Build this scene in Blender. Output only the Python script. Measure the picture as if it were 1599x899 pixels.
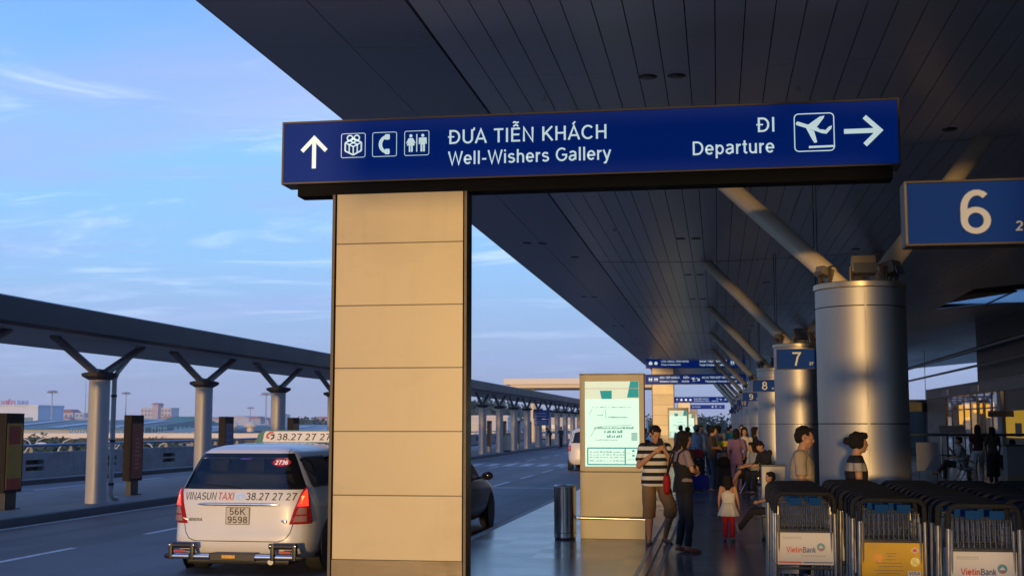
import bpy, bmesh, math, random
from mathutils import Vector, Matrix
random.seed(7)
R = math.radians
for o in list(bpy.data.objects): bpy.data.objects.remove(o)
C = bpy.context.scene.collection
scene = bpy.context.scene

# ------------------------------------------------------------------ camera, sky, sun, exposure
cam_d = bpy.data.cameras.new('camera'); cam = bpy.data.objects.new('camera', cam_d); C.objects.link(cam)
cam.location = (0, 0, 1.7)
cam.rotation_euler = (R(90 + 6.1877), 0, R(9.262))
cam_d.sensor_width = 36; cam_d.lens = 1960 / 1599 * 36
cam_d.clip_start = .1; cam_d.clip_end = 9000
cam_d.dof.use_dof = True; cam_d.dof.focus_distance = 12.6; cam_d.dof.aperture_fstop = 4.5
scene.camera = cam
scene.render.resolution_x = 1024; scene.render.resolution_y = 575
scene.view_settings.view_transform = 'Standard'; scene.view_settings.look = 'None'
scene.view_settings.gamma = 1; scene.view_settings.use_curve_mapping = False
scene.view_settings.exposure = 0.0
SUN_EL, SUN_AZ = 1.7, 3.0        # degrees; the light travels towards +Y and slightly towards +X
world = bpy.data.worlds.new('World'); scene.world = world; world.use_nodes = True
nt = world.node_tree; N = nt.nodes; L = nt.links; N.clear()
out = N.new('ShaderNodeOutputWorld'); bg = N.new('ShaderNodeBackground'); bg.inputs['Strength'].default_value = 0.12
sky = N.new('ShaderNodeTexSky'); sky.sky_type = 'NISHITA'; sky.sun_disc = False
sky.sun_elevation = R(SUN_EL); sky.sun_rotation = R(180 + SUN_AZ); sky.air_density = 1.0; sky.dust_density = .6; sky.ozone_density = 2.5
def wn(t, **k):
    n = N.new(t)
    for a, b in k.items(): setattr(n, a, b)
    return n
def wmath(op, a, b=None, clamp=False):
    n = wn('ShaderNodeMath', operation=op, use_clamp=clamp)
    for i, v in enumerate((a, b)):
        if v is None: continue
        if isinstance(v, (int, float)): n.inputs[i].default_value = v
        else: L.new(v, n.inputs[i])
    return n.outputs[0]
def wmix(f, a, b, blend='MIX'):
    n = wn('ShaderNodeMix', data_type='RGBA', blend_type=blend)
    if isinstance(f, (int, float)): n.inputs[0].default_value = f
    else: L.new(f, n.inputs[0])
    for i, v in ((6, a), (7, b)):
        if isinstance(v, tuple): n.inputs[i].default_value = v
        else: L.new(v, n.inputs[i])
    return n.outputs[2]
tc = wn('ShaderNodeTexCoord'); sep = wn('ShaderNodeSeparateXYZ'); L.new(tc.outputs['Generated'], sep.inputs[0])
sz = wmath('MAXIMUM', sep.outputs[2], 0.0)
den = wmath('ADD', sz, 0.06)
cx_ = wmath('DIVIDE', sep.outputs[0], den); cy_ = wmath('DIVIDE', sep.outputs[1], den)
comb = wn('ShaderNodeCombineXYZ'); L.new(cx_, comb.inputs[0]); L.new(cy_, comb.inputs[1])
def clouds(scale, sx, sy, off, lo, hi, detail=7, rough=.58, dist=.4):
    mp = wn('ShaderNodeMapping'); L.new(comb.outputs[0], mp.inputs[0])
    mp.inputs['Scale'].default_value = (sx, sy, 1); mp.inputs['Location'].default_value = off
    mp.inputs['Rotation'].default_value = (0, 0, R(12))
    nz = wn('ShaderNodeTexNoise'); L.new(mp.outputs[0], nz.inputs[0]); nz.inputs['Scale'].default_value = scale
    nz.inputs['Detail'].default_value = detail; nz.inputs['Roughness'].default_value = rough; nz.inputs['Distortion'].default_value = dist
    mr = wn('ShaderNodeMapRange', interpolation_type='SMOOTHSTEP'); L.new(nz.outputs[0], mr.inputs[0])
    mr.inputs[1].default_value = lo; mr.inputs[2].default_value = hi
    return mr.outputs[0]
SKYGAIN = 10.9
base = wmix(1.0, sky.outputs[0], (0.70, 1.05, 1.22, 1), 'MULTIPLY')
# clear evening blue, deeper overhead, violet grey towards the horizon
el = wn('ShaderNodeValToRGB'); L.new(wmath('MULTIPLY', sz, 2.0, True), el.inputs[0])
e = el.color_ramp.elements
e[0].position = 0; e[0].color = (.40, .44, .64, 1); e[1].position = 1; e[1].color = (.10, .29, .86, 1)
for p_, c_ in ((.10, (.36, .48, .76, 1)), (.25, (.32, .58, .96, 1)), (.42, (.28, .61, 1.04, 1)), (.62, (.21, .47, .98, 1))):
    q = el.color_ramp.elements.new(p_); q.color = c_
elg = wmix(1.0, el.outputs[0], (SKYGAIN, SKYGAIN, SKYGAIN, 1), 'MULTIPLY')
col = wmix(.80, base, elg)
c1 = clouds(.60, .55, 1.4, (4.3, 1.4, 0), .46, .70)            # broad mauve banks
col = wmix(wmath('MULTIPLY', wmath('MULTIPLY', c1, .62), wmath('MULTIPLY', sz, 9.0, True)), col, tuple(SKYGAIN * v for v in (.33, .42, .74)) + (1,))
c2 = clouds(1.15, .55, 1.3, (2.6, 3.9, 0), .50, .72, 10, .66, 1.1)  # brighter wisps
col = wmix(wmath('MULTIPLY', wmath('MULTIPLY', c2, .75), wmath('MULTIPLY', sz, 5.0, True)), col, tuple(SKYGAIN * v for v in (.66, .80, 1.05)) + (1,))
c3 = clouds(.9, .35, 1.9, (7.7, 2.2, 0), .51, .74, 5, .5, .6)   # faint pink streaks
col = wmix(wmath('MULTIPLY', wmath('MULTIPLY', c3, .25), wmath('MULTIPLY', sz, 7.0, True)), col, tuple(SKYGAIN * v for v in (.62, .55, .78)) + (1,))
L.new(col, bg.inputs[0]); L.new(bg.outputs[0], out.inputs[0])

sd = bpy.data.lights.new('sun', 'SUN'); sd.energy = 2.65; sd.angle = R(1.9); sd.color = (1.0, .62, .235)
sun = bpy.data.objects.new('sun', sd); C.objects.link(sun)
dv = Vector((math.sin(R(SUN_AZ)) * math.cos(R(SUN_EL)), math.cos(R(SUN_AZ)) * math.cos(R(SUN_EL)), -math.sin(R(SUN_EL))))
sun.rotation_euler = dv.to_track_quat('-Z', 'Y').to_euler(); sun.location = (-5, -30, 12)
scene.cycles.use_denoising = True
scene.cycles.max_bounces = 8; scene.cycles.diffuse_bounces = 4; scene.cycles.glossy_bounces = 4
scene.cycles.transparent_max_bounces = 16; scene.cycles.sample_clamp_indirect = 6

# ------------------------------------------------------------------ materials
MATS = {}
def mat(name, col, rough=.5, metal=0, var=.12, vscale=6, bump=0, bscale=60, emit=None, estr=0, spec=.5, aniso=0, trans=0, alpha=1, coat=0, rvar=.12, stretch=None):
    if name in MATS: return MATS[name]
    m = bpy.data.materials.new(name); MATS[name] = m; m.use_nodes = True
    t = m.node_tree; n = t.nodes; l = t.links; b = n['Principled BSDF']
    tcn = n.new('ShaderNodeTexCoord'); src = tcn.outputs['Object']
    if stretch:
        mp = n.new('ShaderNodeMapping'); l.new(src, mp.inputs[0]); mp.inputs['Scale'].default_value = stretch; src = mp.outputs[0]
    nz = n.new('ShaderNodeTexNoise'); l.new(src, nz.inputs[0]); nz.inputs['Scale'].default_value = vscale; nz.inputs['Detail'].default_value = 6
    if var:
        mx = n.new('ShaderNodeMix'); mx.data_type = 'RGBA'
        l.new(nz.outputs[0], mx.inputs[0])
        mx.inputs[6].default_value = tuple(min(1, c * (1 - var * 1.6)) for c in col[:3]) + (1,)
        mx.inputs[7].default_value = tuple(min(1, c * (1 + var * 1.6)) for c in col[:3]) + (1,)
        l.new(mx.outputs[2], b.inputs['Base Color'])
    else: b.inputs['Base Color'].default_value = tuple(col[:3]) + (1,)
    if rvar:
        mr = n.new('ShaderNodeMapRange'); l.new(nz.outputs[0], mr.inputs[0])
        mr.inputs[3].default_value = max(.02, rough - rvar); mr.inputs[4].default_value = min(1, rough + rvar); l.new(mr.outputs[0], b.inputs['Roughness'])
    else: b.inputs['Roughness'].default_value = rough
    b.inputs['Metallic'].default_value = metal; b.inputs['Specular IOR Level'].default_value = spec
    b.inputs['Transmission Weight'].default_value = trans; b.inputs['Alpha'].default_value = alpha
    b.inputs['Coat Weight'].default_value = coat; b.inputs['Anisotropic'].default_value = aniso
    if emit: b.inputs['Emission Color'].default_value = tuple(emit) + (1,); b.inputs['Emission Strength'].default_value = estr
    if bump:
        n2 = n.new('ShaderNodeTexNoise'); l.new(src, n2.inputs[0]); n2.inputs['Scale'].default_value = bscale; n2.inputs['Detail'].default_value = 4
        bp = n.new('ShaderNodeBump'); bp.inputs['Strength'].default_value = bump; bp.inputs['Distance'].default_value = .02
        l.new(n2.outputs[0], bp.inputs['Height']); l.new(bp.outputs[0], b.inputs['Normal'])
    return m
def grid_mat(name, col, col2, joint, sx, sy, rough=.4, jw=.012, axis='XY', offs=(0, 0), rvar=.12, spec=.5, bumpj=.4, nscale=3, fleck=0):
    """flat panels or tiles of size sx by sy with dark joints, each tile a shade of its own"""
    m = bpy.data.materials.new(name); MATS[name] = m; m.use_nodes = True
    t = m.node_tree; n = t.nodes; l = t.links; b = n['Principled BSDF']
    tcn = n.new('ShaderNodeTexCoord'); s = n.new('ShaderNodeSeparateXYZ'); l.new(tcn.outputs['Object'], s.inputs[0])
    def M(op, a, b_=None):
        q = n.new('ShaderNodeMath'); q.operation = op
        for i, v in enumerate((a, b_)):
            if v is None: continue
            if isinstance(v, (int, float)): q.inputs[i].default_value = v
            else: l.new(v, q.inputs[i])
        return q.outputs[0]
    ia, ib = {'XY': (0, 1), 'XZ': (0, 2), 'YZ': (1, 2)}[axis]
    u = M('DIVIDE', M('SUBTRACT', s.outputs[ia], offs[0]), sx); v = M('DIVIDE', M('SUBTRACT', s.outputs[ib], offs[1]), sy)
    def edge(w, size):
        f_ = M('FRACT', w); d = M('MINIMUM', f_, M('SUBTRACT', 1.0, f_)); return M('LESS_THAN', d, jw / 2 / size)
    j = M('MAXIMUM', edge(u, sx), edge(v, sy))
    cb = n.new('ShaderNodeCombineXYZ'); l.new(M('FLOOR', u), cb.inputs[0]); l.new(M('FLOOR', v), cb.inputs[1])
    wn_ = n.new('ShaderNodeTexWhiteNoise'); wn_.noise_dimensions = '2D'; l.new(cb.outputs[0], wn_.inputs['Vector'])
    nz = n.new('ShaderNodeTexNoise'); l.new(tcn.outputs['Object'], nz.inputs[0]); nz.inputs['Scale'].default_value = nscale; nz.inputs['Detail'].default_value = 7; nz.inputs['Roughness'].default_value = .65
    fac = M('ADD', M('MULTIPLY', wn_.outputs['Value'], .5), M('MULTIPLY', nz.outputs[0], .5))
    mx = n.new('ShaderNodeMix'); mx.data_type = 'RGBA'; l.new(fac, mx.inputs[0]); mx.inputs[6].default_value = col + (1,); mx.inputs[7].default_value = col2 + (1,)
    cur = mx.outputs[2]
    if fleck:
        nf = n.new('ShaderNodeTexNoise'); l.new(tcn.outputs['Object'], nf.inputs[0]); nf.inputs['Scale'].default_value = fleck; nf.inputs['Detail'].default_value = 2
        mf = n.new('ShaderNodeMix'); mf.data_type = 'RGBA'; mf.blend_type = 'OVERLAY'; mf.inputs[0].default_value = .35; l.new(cur, mf.inputs[6]); l.new(nf.outputs['Color'], mf.inputs[7]); cur = mf.outputs[2]
    m2 = n.new('ShaderNodeMix'); m2.data_type = 'RGBA'; l.new(j, m2.inputs[0]); l.new(cur, m2.inputs[6]); m2.inputs[7].default_value = joint + (1,)
    l.new(m2.outputs[2], b.inputs['Base Color'])
    mr = n.new('ShaderNodeMapRange'); l.new(fac, mr.inputs[0]); mr.inputs[3].default_value = max(.03, rough - rvar); mr.inputs[4].default_value = rough + rvar; l.new(mr.outputs[0], b.inputs['Roughness'])
    b.inputs['Specular IOR Level'].default_value = spec
    bp = n.new('ShaderNodeBump'); bp.inputs['Strength'].default_value = bumpj; bp.inputs['Distance'].default_value = .006
    hh = M('SUBTRACT', M('MULTIPLY', nz.outputs[0], .25), j); l.new(hh, bp.inputs['Height']); l.new(bp.outputs[0], b.inputs['Normal'])
    return m

# ------------------------------------------------------------------ mesh helpers
class MB:
    def __init__(s): s.bm = bmesh.new(); s.mi = 0
    def _tag(s, fs):
        for f in fs: f.material_index = s.mi
    def box(s, x0, x1, y0, y1, z0, z1, bev=0, rot=None, piv=None):
        vs = [s.bm.verts.new((x, y, z)) for x in (x0, x1) for y in (y0, y1) for z in (z0, z1)]
        idx = [(0, 1, 3, 2), (4, 6, 7, 5), (0, 4, 5, 1), (2, 3, 7, 6), (0, 2, 6, 4), (1, 5, 7, 3)]
        fs = [s.bm.faces.new([vs[i] for i in q]) for q in idx]; s._tag(fs)
        if rot is not None:
            bmesh.ops.rotate(s.bm, verts=vs, cent=piv or ((x0+x1)/2, (y0+y1)/2, (z0+z1)/2), matrix=rot)
        if bev:
            es = list({e for f in fs for e in f.edges})
            r = bmesh.ops.bevel(s.bm, geom=es, offset=bev, segments=2, affect='EDGES', profile=.6); s._tag(r['faces'])
        return s
    def tube(s, pts, r, n=10, cap=True, closed=False):
        """r: a radius or one per point"""
        pts = [Vector(p) for p in pts]; k = len(pts); rs = r if isinstance(r, (list, tuple)) else [r] * k
        rings = []; prev = None
        for i, p in enumerate(pts):
            if closed: d = (pts[(i+1) % k] - pts[i-1])
            elif i == 0: d = pts[1] - p
            elif i == k-1: d = p - pts[-2]
            else: d = (pts[i+1] - p).normalized() + (p - pts[i-1]).normalized()
            d.normalize() if d.length > 1e-9 else None
            if prev is None:
                a = Vector((0, 0, 1)) if abs(d.z) < .9 else Vector((1, 0, 0)); u = d.cross(a).normalized()
            else:
                u = (prev - d * prev.dot(d)); u = u.normalized() if u.length > 1e-6 else d.orthogonal().normalized()
            prev = u; w = d.cross(u)
            rings.append([s.bm.verts.new(p + (u * math.cos(2*math.pi*j/n) + w * math.sin(2*math.pi*j/n)) * rs[i]) for j in range(n)])
        fs = []
        for i in range(k if closed else k-1):
            a, b = rings[i], rings[(i+1) % k]
            for j in range(n): fs.append(s.bm.faces.new((a[j], a[(j+1) % n], b[(j+1) % n], b[j])))
        if cap and not closed: fs.append(s.bm.faces.new(rings[0][::-1])); fs.append(s.bm.faces.new(rings[-1]))
        s._tag(fs); return s
    def lathe(s, prof, cx=0, cy=0, n=32):
        rings = []
        for r, z in prof:
            rings.append([s.bm.verts.new((cx + r*math.cos(2*math.pi*j/n), cy + r*math.sin(2*math.pi*j/n), z)) for j in range(n)])
        fs = []
        for a, b in zip(rings, rings[1:]):
            for j in range(n): fs.append(s.bm.faces.new((a[j], a[(j+1) % n], b[(j+1) % n], b[j])))
        fs.append(s.bm.faces.new(rings[0][::-1])); fs.append(s.bm.faces.new(rings[-1])); s._tag(fs); return s
    def prism(s, poly, d0, d1, plane='XZ'):
        """polygon in a plane, given thickness from d0 to d1 on the third axis"""
        def P(a, b, d): return {'XZ': (a, d, b), 'XY': (a, b, d), 'YZ': (d, a, b)}[plane]
        A = [s.bm.verts.new(P(a, b, d0)) for a, b in poly]; B = [s.bm.verts.new(P(a, b, d1)) for a, b in poly]
        k = len(poly); fs = [s.bm.faces.new(A), s.bm.faces.new(B[::-1])]
        for i in range(k): fs.append(s.bm.faces.new((A[i], B[i], B[(i+1) % k], A[(i+1) % k])))
        s._tag(fs); return s
    def grid(s, rows, flip=False):
        V_ = [[s.bm.verts.new(p) for p in r] for r in rows]; fs = []
        for i in range(len(V_)-1):
            for j in range(len(V_[0])-1):
                q = (V_[i][j], V_[i][j+1], V_[i+1][j+1], V_[i+1][j]); fs.append(s.bm.faces.new(q[::-1] if flip else q))
        s._tag(fs); return s
    def ell(s, c, r, n=16, m=10, rot=None):
        c = Vector(c); rows = []
        for i in range(1, m):
            p = math.pi * i / m; rr_, zz_ = math.sin(p), math.cos(p); row = []
            for j in range(n):
                v = Vector((rr_ * math.cos(2 * math.pi * j / n) * r[0], rr_ * math.sin(2 * math.pi * j / n) * r[1], zz_ * r[2]))
                row.append(s.bm.verts.new(c + (rot @ v if rot is not None else v)))
            rows.append(row)
        tp, bt = Vector((0, 0, r[2])), Vector((0, 0, -r[2]))
        tp = s.bm.verts.new(c + (rot @ tp if rot is not None else tp)); bt = s.bm.verts.new(c + (rot @ bt if rot is not None else bt)); fs = []
        for j in range(n):
            k = (j + 1) % n; fs.append(s.bm.faces.new((tp, rows[0][j], rows[0][k]))); fs.append(s.bm.faces.new((bt, rows[-1][k], rows[-1][j])))
            for u, w in zip(rows, rows[1:]): fs.append(s.bm.faces.new((u[j], w[j], w[k], u[k])))
        s._tag(fs); return s
    def build(s, name, m, parent=None, smooth=False, fix=True, loc=None):
        if fix: bmesh.ops.recalc_face_normals(s.bm, faces=s.bm.faces)
        me = bpy.data.meshes.new(name); s.bm.to_mesh(me); s.bm.free()
        for x in (m if isinstance(m, (list, tuple)) else [m]): me.materials.append(x)
        if smooth:
            for p in me.polygons: p.use_smooth = True
            try: me.set_sharp_from_angle(angle=R(38))
            except Exception: pass
        o = bpy.data.objects.new(name, me); C.objects.link(o)
        if parent: o.parent = parent
        if loc: o.location = loc
        return o
def tag(o, label=None, cat=None, group=None, kind=None):
    if label: o['label'] = label
    if cat: o['category'] = cat
    if group: o['group'] = group
    if kind: o['kind'] = kind
    return o
def thing(name, label, cat, loc=(0, 0, 0), rz=0, group=None):
    o = bpy.data.objects.new(name, None); C.objects.link(o); o.location = loc; o.rotation_euler = (0, 0, rz); o.empty_display_size = .2
    return tag(o, label, cat, group)
def struct(name, mb, m, smooth=False): return tag(mb.build(name, m, smooth=smooth), kind='structure')
KIDS = {}
def copy_tree(o, parent=None):
    c = o.copy(); C.objects.link(c)
    if parent: c.parent = parent
    for ch in list(o.children): copy_tree(ch, c)
    return c
def dup(o, loc, rz=None, label=None, group=None):
    c = copy_tree(o); c.location = loc
    if rz is not None: c.rotation_euler = (0, 0, rz)
    return tag(c, label, None, group)
# a plain grotesque alphabet drawn as strokes: M start, L line to, A arc (centre x, y, radii x, y, from, to degrees); cap height 1
ALPHABET = {
 'A': (.76, 'M .05 0 L .38 .97 L .71 0; M .17 .31 L .59 .31'),
 'B': (.74, 'M .13 0 L .13 1; M .13 .93 L .40 .93 A .40 .73 .20 .20 90 -90 L .13 .53; M .13 .52 L .42 .52 A .42 .295 .23 .225 90 -90 L .13 .07'),
 'C': (.80, 'A .43 .50 .34 .44 42 318'),
 'D': (.80, 'M .13 0 L .13 1; M .13 .93 L .36 .93 A .36 .50 .34 .43 90 -90 L .13 .07'),
 'E': (.68, 'M .62 .93 L .13 .93 L .13 .07 L .63 .07; M .13 .51 L .58 .51'),
 'F': (.62, 'M .58 .93 L .13 .93 L .13 0; M .13 .50 L .53 .50'),
 'G': (.84, 'A .44 .50 .35 .44 48 330 L .75 .28 L .75 .47 L .46 .47'),
 'H': (.78, 'M .13 0 L .13 1; M .65 0 L .65 1; M .13 .51 L .65 .51'),
 'I': (.28, 'M .14 0 L .14 1'),
 'K': (.76, 'M .13 0 L .13 1; M .68 1 L .16 .42; M .30 .56 L .70 0'),
 'M': (.92, 'M .13 0 L .13 .98 L .46 .10 L .79 .98 L .79 0'),
 'N': (.80, 'M .13 0 L .13 .98 L .67 .02 L .67 1'),
 'O': (.86, 'A .43 .50 .35 .44 90 450'),
 'P': (.70, 'M .13 0 L .13 1; M .13 .93 L .40 .93 A .40 .69 .22 .24 90 -90 L .13 .45'),
 'R': (.76, 'M .13 0 L .13 1; M .13 .93 L .42 .93 A .42 .71 .21 .22 90 -90 L .13 .49; M .40 .49 L .67 0'),
 'S': (.72, 'A .36 .72 .25 .22 25 230 L .52 .46 A .37 .29 .27 .23 50 -150'),
 'T': (.66, 'M .03 .93 L .63 .93; M .33 0 L .33 .93'),
 'U': (.78, 'M .12 1 L .12 .36 A .39 .36 .27 .30 180 360 L .66 1'),
 'V': (.72, 'M .04 1 L .36 .03 L .68 1'),
 'W': (1.02, 'M .04 1 L .28 .03 L .51 .92 L .74 .03 L .98 1'),
 'X': (.72, 'M .05 0 L .67 1; M .05 1 L .67 0'),
 'Y': (.72, 'M .04 1 L .36 .45 L .68 1; M .36 0 L .36 .45'),
 'a': (.60, 'A .29 .52 .20 .17 155 20 L .48 .08; M .48 .43 L .27 .38 A .25 .22 .17 .16 100 300 L .48 .22'),
 'c': (.56, 'A .30 .36 .23 .30 45 315'),
 'e': (.60, 'M .09 .37 L .51 .37 A .30 .37 .22 .30 0 318'),
 'g': (.62, 'A .28 .38 .20 .28 20 340; M .49 .73 L .49 .02 A .30 .02 .19 .20 0 -150'),
 'h': (.60, 'M .11 0 L .11 1; M .11 .40 A .30 .44 .19 .22 180 0 L .49 0'),
 'i': (.24, 'M .12 0 L .12 .73; M .12 .86 L .12 1'),
 'k': (.56, 'M .11 0 L .11 1; M .48 .73 L .14 .34; M .26 .44 L .50 0'),
 'l': (.24, 'M .12 0 L .12 1'),
 'n': (.60, 'M .11 0 L .11 .73; M .11 .40 A .30 .44 .19 .22 180 0 L .49 0'),
 'o': (.60, 'A .30 .36 .22 .30 90 450'),
 'p': (.62, 'M .11 -.27 L .11 .73; A .32 .36 .20 .29 160 -160'),
 'r': (.38, 'M .11 0 L .11 .73; M .11 .42 A .33 .42 .22 .24 170 85'),
 's': (.54, 'A .27 .52 .17 .14 20 235 L .38 .34 A .27 .22 .19 .16 50 -155'),
 't': (.34, 'M .16 .95 L .16 .16 L .22 .07 L .33 .07; M .02 .67 L .31 .67'),
 'u': (.60, 'M .49 0 L .49 .73; M .11 .73 L .11 .30 A .30 .28 .19 .22 180 350'),
 'v': (.54, 'M .04 .73 L .27 .03 L .50 .73'),
 'y': (.54, 'M .50 .73 L .24 -.10 L .18 -.21 L .06 -.21; M .04 .73 L .28 .04'),
 '0': (.62, 'A .31 .50 .22 .44 90 450'), '1': (.62, 'M .14 .78 L .24 .82 L .36 1 L .36 0'),
 '2': (.62, 'A .30 .70 .21 .24 160 -35 L .10 .07 L .56 .07'),
 '3': (.62, 'A .29 .72 .19 .22 155 -75 L .28 .52; M .28 .52 A .30 .29 .22 .23 80 -155'),
 '4': (.62, 'M .44 0 L .44 .96 L .06 .27 L .58 .27'),
 '5': (.62, 'M .52 .93 L .16 .93 L .12 .48 A .30 .32 .22 .26 125 -150'),
 '6': (.62, 'A .34 .58 .24 .36 50 180 L .10 .32; A .31 .31 .21 .24 180 540'),
 '7': (.62, 'M .06 .93 L .56 .93 L .40 .62 L .26 .0'),
 '8': (.62, 'A .31 .74 .18 .20 90 450; A .31 .29 .22 .23 90 450'),
 '9': (.62, 'A .31 .69 .21 .24 0 360; M .52 .68 A .29 .42 .23 .36 0 -140'),
 '.': (.24, 'M .12 0 L .12 .15'), ',': (.24, 'M .13 .13 L .08 -.14'), '-': (.40, 'M .05 .36 L .35 .36'), '&': (.78, 'M .70 0 L .22 .68 A .36 .78 .15 .16 215 -20 L .16 .36 A .31 .25 .21 .19 130 350 L .62 .50'),
}
ACCENT = {'acute': 'M .30 1.08 L .46 1.27', 'grave': 'M .28 1.27 L .44 1.08', 'hat': 'M .20 1.08 L .36 1.22 L .52 1.08', 'tilde': 'M .18 1.34 L .29 1.41 L .43 1.33 L .54 1.40',
          'high acute': 'M .44 1.28 L .56 1.43', 'high grave': 'M .16 1.43 L .28 1.28', 'horn': 'M .64 .90 L .78 .96 L .80 1.12', 'bar': 'M -.02 .51 L .38 .51', 'dot': 'M .38 -.26 L .38 -.13', 'hook': 'M .30 1.08 L .40 1.18 L .32 1.30'}
COMPOSED = {'Đ': ('D', 'bar'), 'Ư': ('U', 'horn'), 'Ễ': ('E', 'hat', 'tilde'), 'Á': ('A', 'acute'), 'Ử': ('U', 'horn', 'hook'), 'À': ('A', 'grave'), 'Ó': ('O', 'acute'), 'Ế': ('E', 'hat', 'high acute'),
            'Ợ': ('O', 'horn', 'dot'), 'Ú': ('U', 'acute'), 'Ụ': ('U', 'dot'), 'Â': ('A', 'hat'), 'Ừ': ('U', 'horn', 'grave'), 'Ơ': ('O', 'horn'), 'Ề': ('E', 'hat', 'high grave')}
def stroke_points(part):
    tk = part.split(); i = 0; P = []
    while i < len(tk):
        if tk[i] in 'ML': P.append((float(tk[i+1]), float(tk[i+2]))); i += 3
        else:
            x, y, rx, ry, a, b = [float(v) for v in tk[i+1:i+7]]; n = max(4, int(abs(b - a) / 15))
            for k in range(n + 1):
                t = math.radians(a + (b - a) * k / n); P.append((x + rx * math.cos(t), y + ry * math.sin(t)))
            i += 7
    out_ = [P[0]]
    for p in P[1:]:
        if math.hypot(p[0] - out_[-1][0], p[1] - out_[-1][1]) > .012: out_.append(p)
    return out_
def ribbon(mb, P, w, f):
    """one stroke of width w, mitred at its corners"""
    n = len(P); closed = math.hypot(P[0][0] - P[-1][0], P[0][1] - P[-1][1]) < .02
    if closed: P = P[:-1]; n -= 1
    rows = []
    for i in range(n):
        a = P[i-1] if (i or closed) else P[i]; b = P[(i+1) % n] if (i < n-1 or closed) else P[i]; p = P[i]
        d1 = Vector((p[0] - a[0], p[1] - a[1])); d2 = Vector((b[0] - p[0], b[1] - p[1]))
        if d1.length < 1e-6: d1 = d2.copy()
        if d2.length < 1e-6: d2 = d1.copy()
        d1.normalize(); d2.normalize(); t = (d1 + d2); t = t.normalized() if t.length > 1e-3 else d1
        nn = Vector((-t.y, t.x)); c = max(.45, nn.dot(Vector((-d1.y, d1.x)))); k = w / 2 / c
        rows.append((mb.bm.verts.new(f(p[0] + nn.x * k, p[1] + nn.y * k)), mb.bm.verts.new(f(p[0] - nn.x * k, p[1] - nn.y * k))))
    for i in range(n if closed else n - 1):
        (a, b), (c, d) = rows[i], rows[(i+1) % n]; mb._tag([mb.bm.faces.new((a, b, d, c))])
def text_mb(txt, size, x, z, y, bold=0, weight='M', slant=0):
    """flat lettering in the XZ plane facing -Y, baseline at z, cap height .72 of the size"""
    mb = MB(); px = 0; cap = size * .72; w = {'L': .105, 'S': .128, 'M': .145, 'B': .20}[weight] + bold
    for ch in txt:
        if ch == ' ': px += .36; continue
        parts = COMPOSED.get(ch, (ch,)); base = parts[0]
        if base not in ALPHABET: px += .3; continue
        adv, st = ALPHABET[base]; all_ = st + ''.join('; ' + ACCENT[q] for q in parts[1:])
        dx = {'I': -.22, 'O': .06}.get(base, 0)
        for k, part in enumerate(all_.split(';')):
            acc = k >= len(st.split(';')); yy = y - .0003 * k
            thin = .8 if acc else 1
            ribbon(mb, stroke_points(part.strip()), w * thin, lambda a, b, yy=yy, px=px, acc=acc: (x + (px + a + (dx if acc else 0) + slant * b) * cap, yy, z + b * cap))
        px += adv + .06
    return mb
def merge(a, b):
    me = bpy.data.meshes.new('m'); b.bm.to_mesh(me); n0 = len(a.bm.faces); a.bm.from_mesh(me); bpy.data.meshes.remove(me)
    a.bm.faces.ensure_lookup_table()
    for f in a.bm.faces[n0:]: f.material_index = a.mi
    b.bm.free(); return a
# ------------------------------------------------------------------ setting: ground, deck, roads, pavements
m_asph = mat('asphalt', (.115, .113, .118), .62, var=.22, vscale=1.3, bump=.35, bscale=90, rvar=.12)
m_low = mat('low_ground', (.06, .065, .05), .9, var=.3, vscale=.05)
m_conc = mat('concrete', (.30, .29, .28), .8, var=.16, vscale=2.2, bump=.25, bscale=25)
m_concd = mat('concrete_island', (.20, .195, .19), .75, var=.18, vscale=1.8, bump=.2, bscale=30)
m_kerb = mat('kerb_dark', (.07, .07, .075), .7, var=.3, vscale=3, bump=.2)
m_kerbs = mat('kerb_stone', (.17, .17, .17), .55, var=.2, vscale=5, bump=.1)
m_line = mat('road_paint', (.55, .55, .54), .6, var=.35, vscale=9)
m_floor = grid_mat('granite_floor', (.085, .086, .090), (.15, .15, .153), (.030, .030, .032), .6, .6, rough=.20, jw=.007, rvar=.07, spec=.5, bumpj=.12, nscale=2.2, fleck=120)
def wear(m, lo, hi, sc, str_):
    """long worn tracks and irregular patches along the driving direction"""
    t = m.node_tree; n = t.nodes; l = t.links; b = n['Principled BSDF']; src = b.inputs['Base Color'].links[0].from_socket
    tcn = n.new('ShaderNodeTexCoord'); cur = src
    for scale, a, z in ((sc, lo, hi), ((.5, .35, 1), .50, .62)):
        mp = n.new('ShaderNodeMapping'); l.new(tcn.outputs['Object'], mp.inputs[0]); mp.inputs['Scale'].default_value = scale
        nz = n.new('ShaderNodeTexNoise'); l.new(mp.outputs[0], nz.inputs[0]); nz.inputs['Scale'].default_value = 1; nz.inputs['Detail'].default_value = 8; nz.inputs['Roughness'].default_value = .65
        mr = n.new('ShaderNodeMapRange'); l.new(nz.outputs[0], mr.inputs[0]); mr.inputs[1].default_value = a; mr.inputs[2].default_value = z; mr.inputs[3].default_value = 1; mr.inputs[4].default_value = str_
        mx = n.new('ShaderNodeMix'); mx.data_type = 'RGBA'; mx.blend_type = 'MULTIPLY'; mx.inputs[0].default_value = 1; l.new(cur, mx.inputs[6]); l.new(mr.outputs[0], mx.inputs[7]); cur = mx.outputs[2]
    l.new(cur, b.inputs['Base Color'])
wear(m_asph, .48, .62, (1.3, .035, 1), .72); wear(m_concd, .48, .65, (.8, .3, 1), .80); wear(m_conc, .50, .66, (.6, .6, 1.2), .78); wear(m_floor, .52, .70, (.5, .12, 1), .80)
YB, YE = -45, 270
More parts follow.
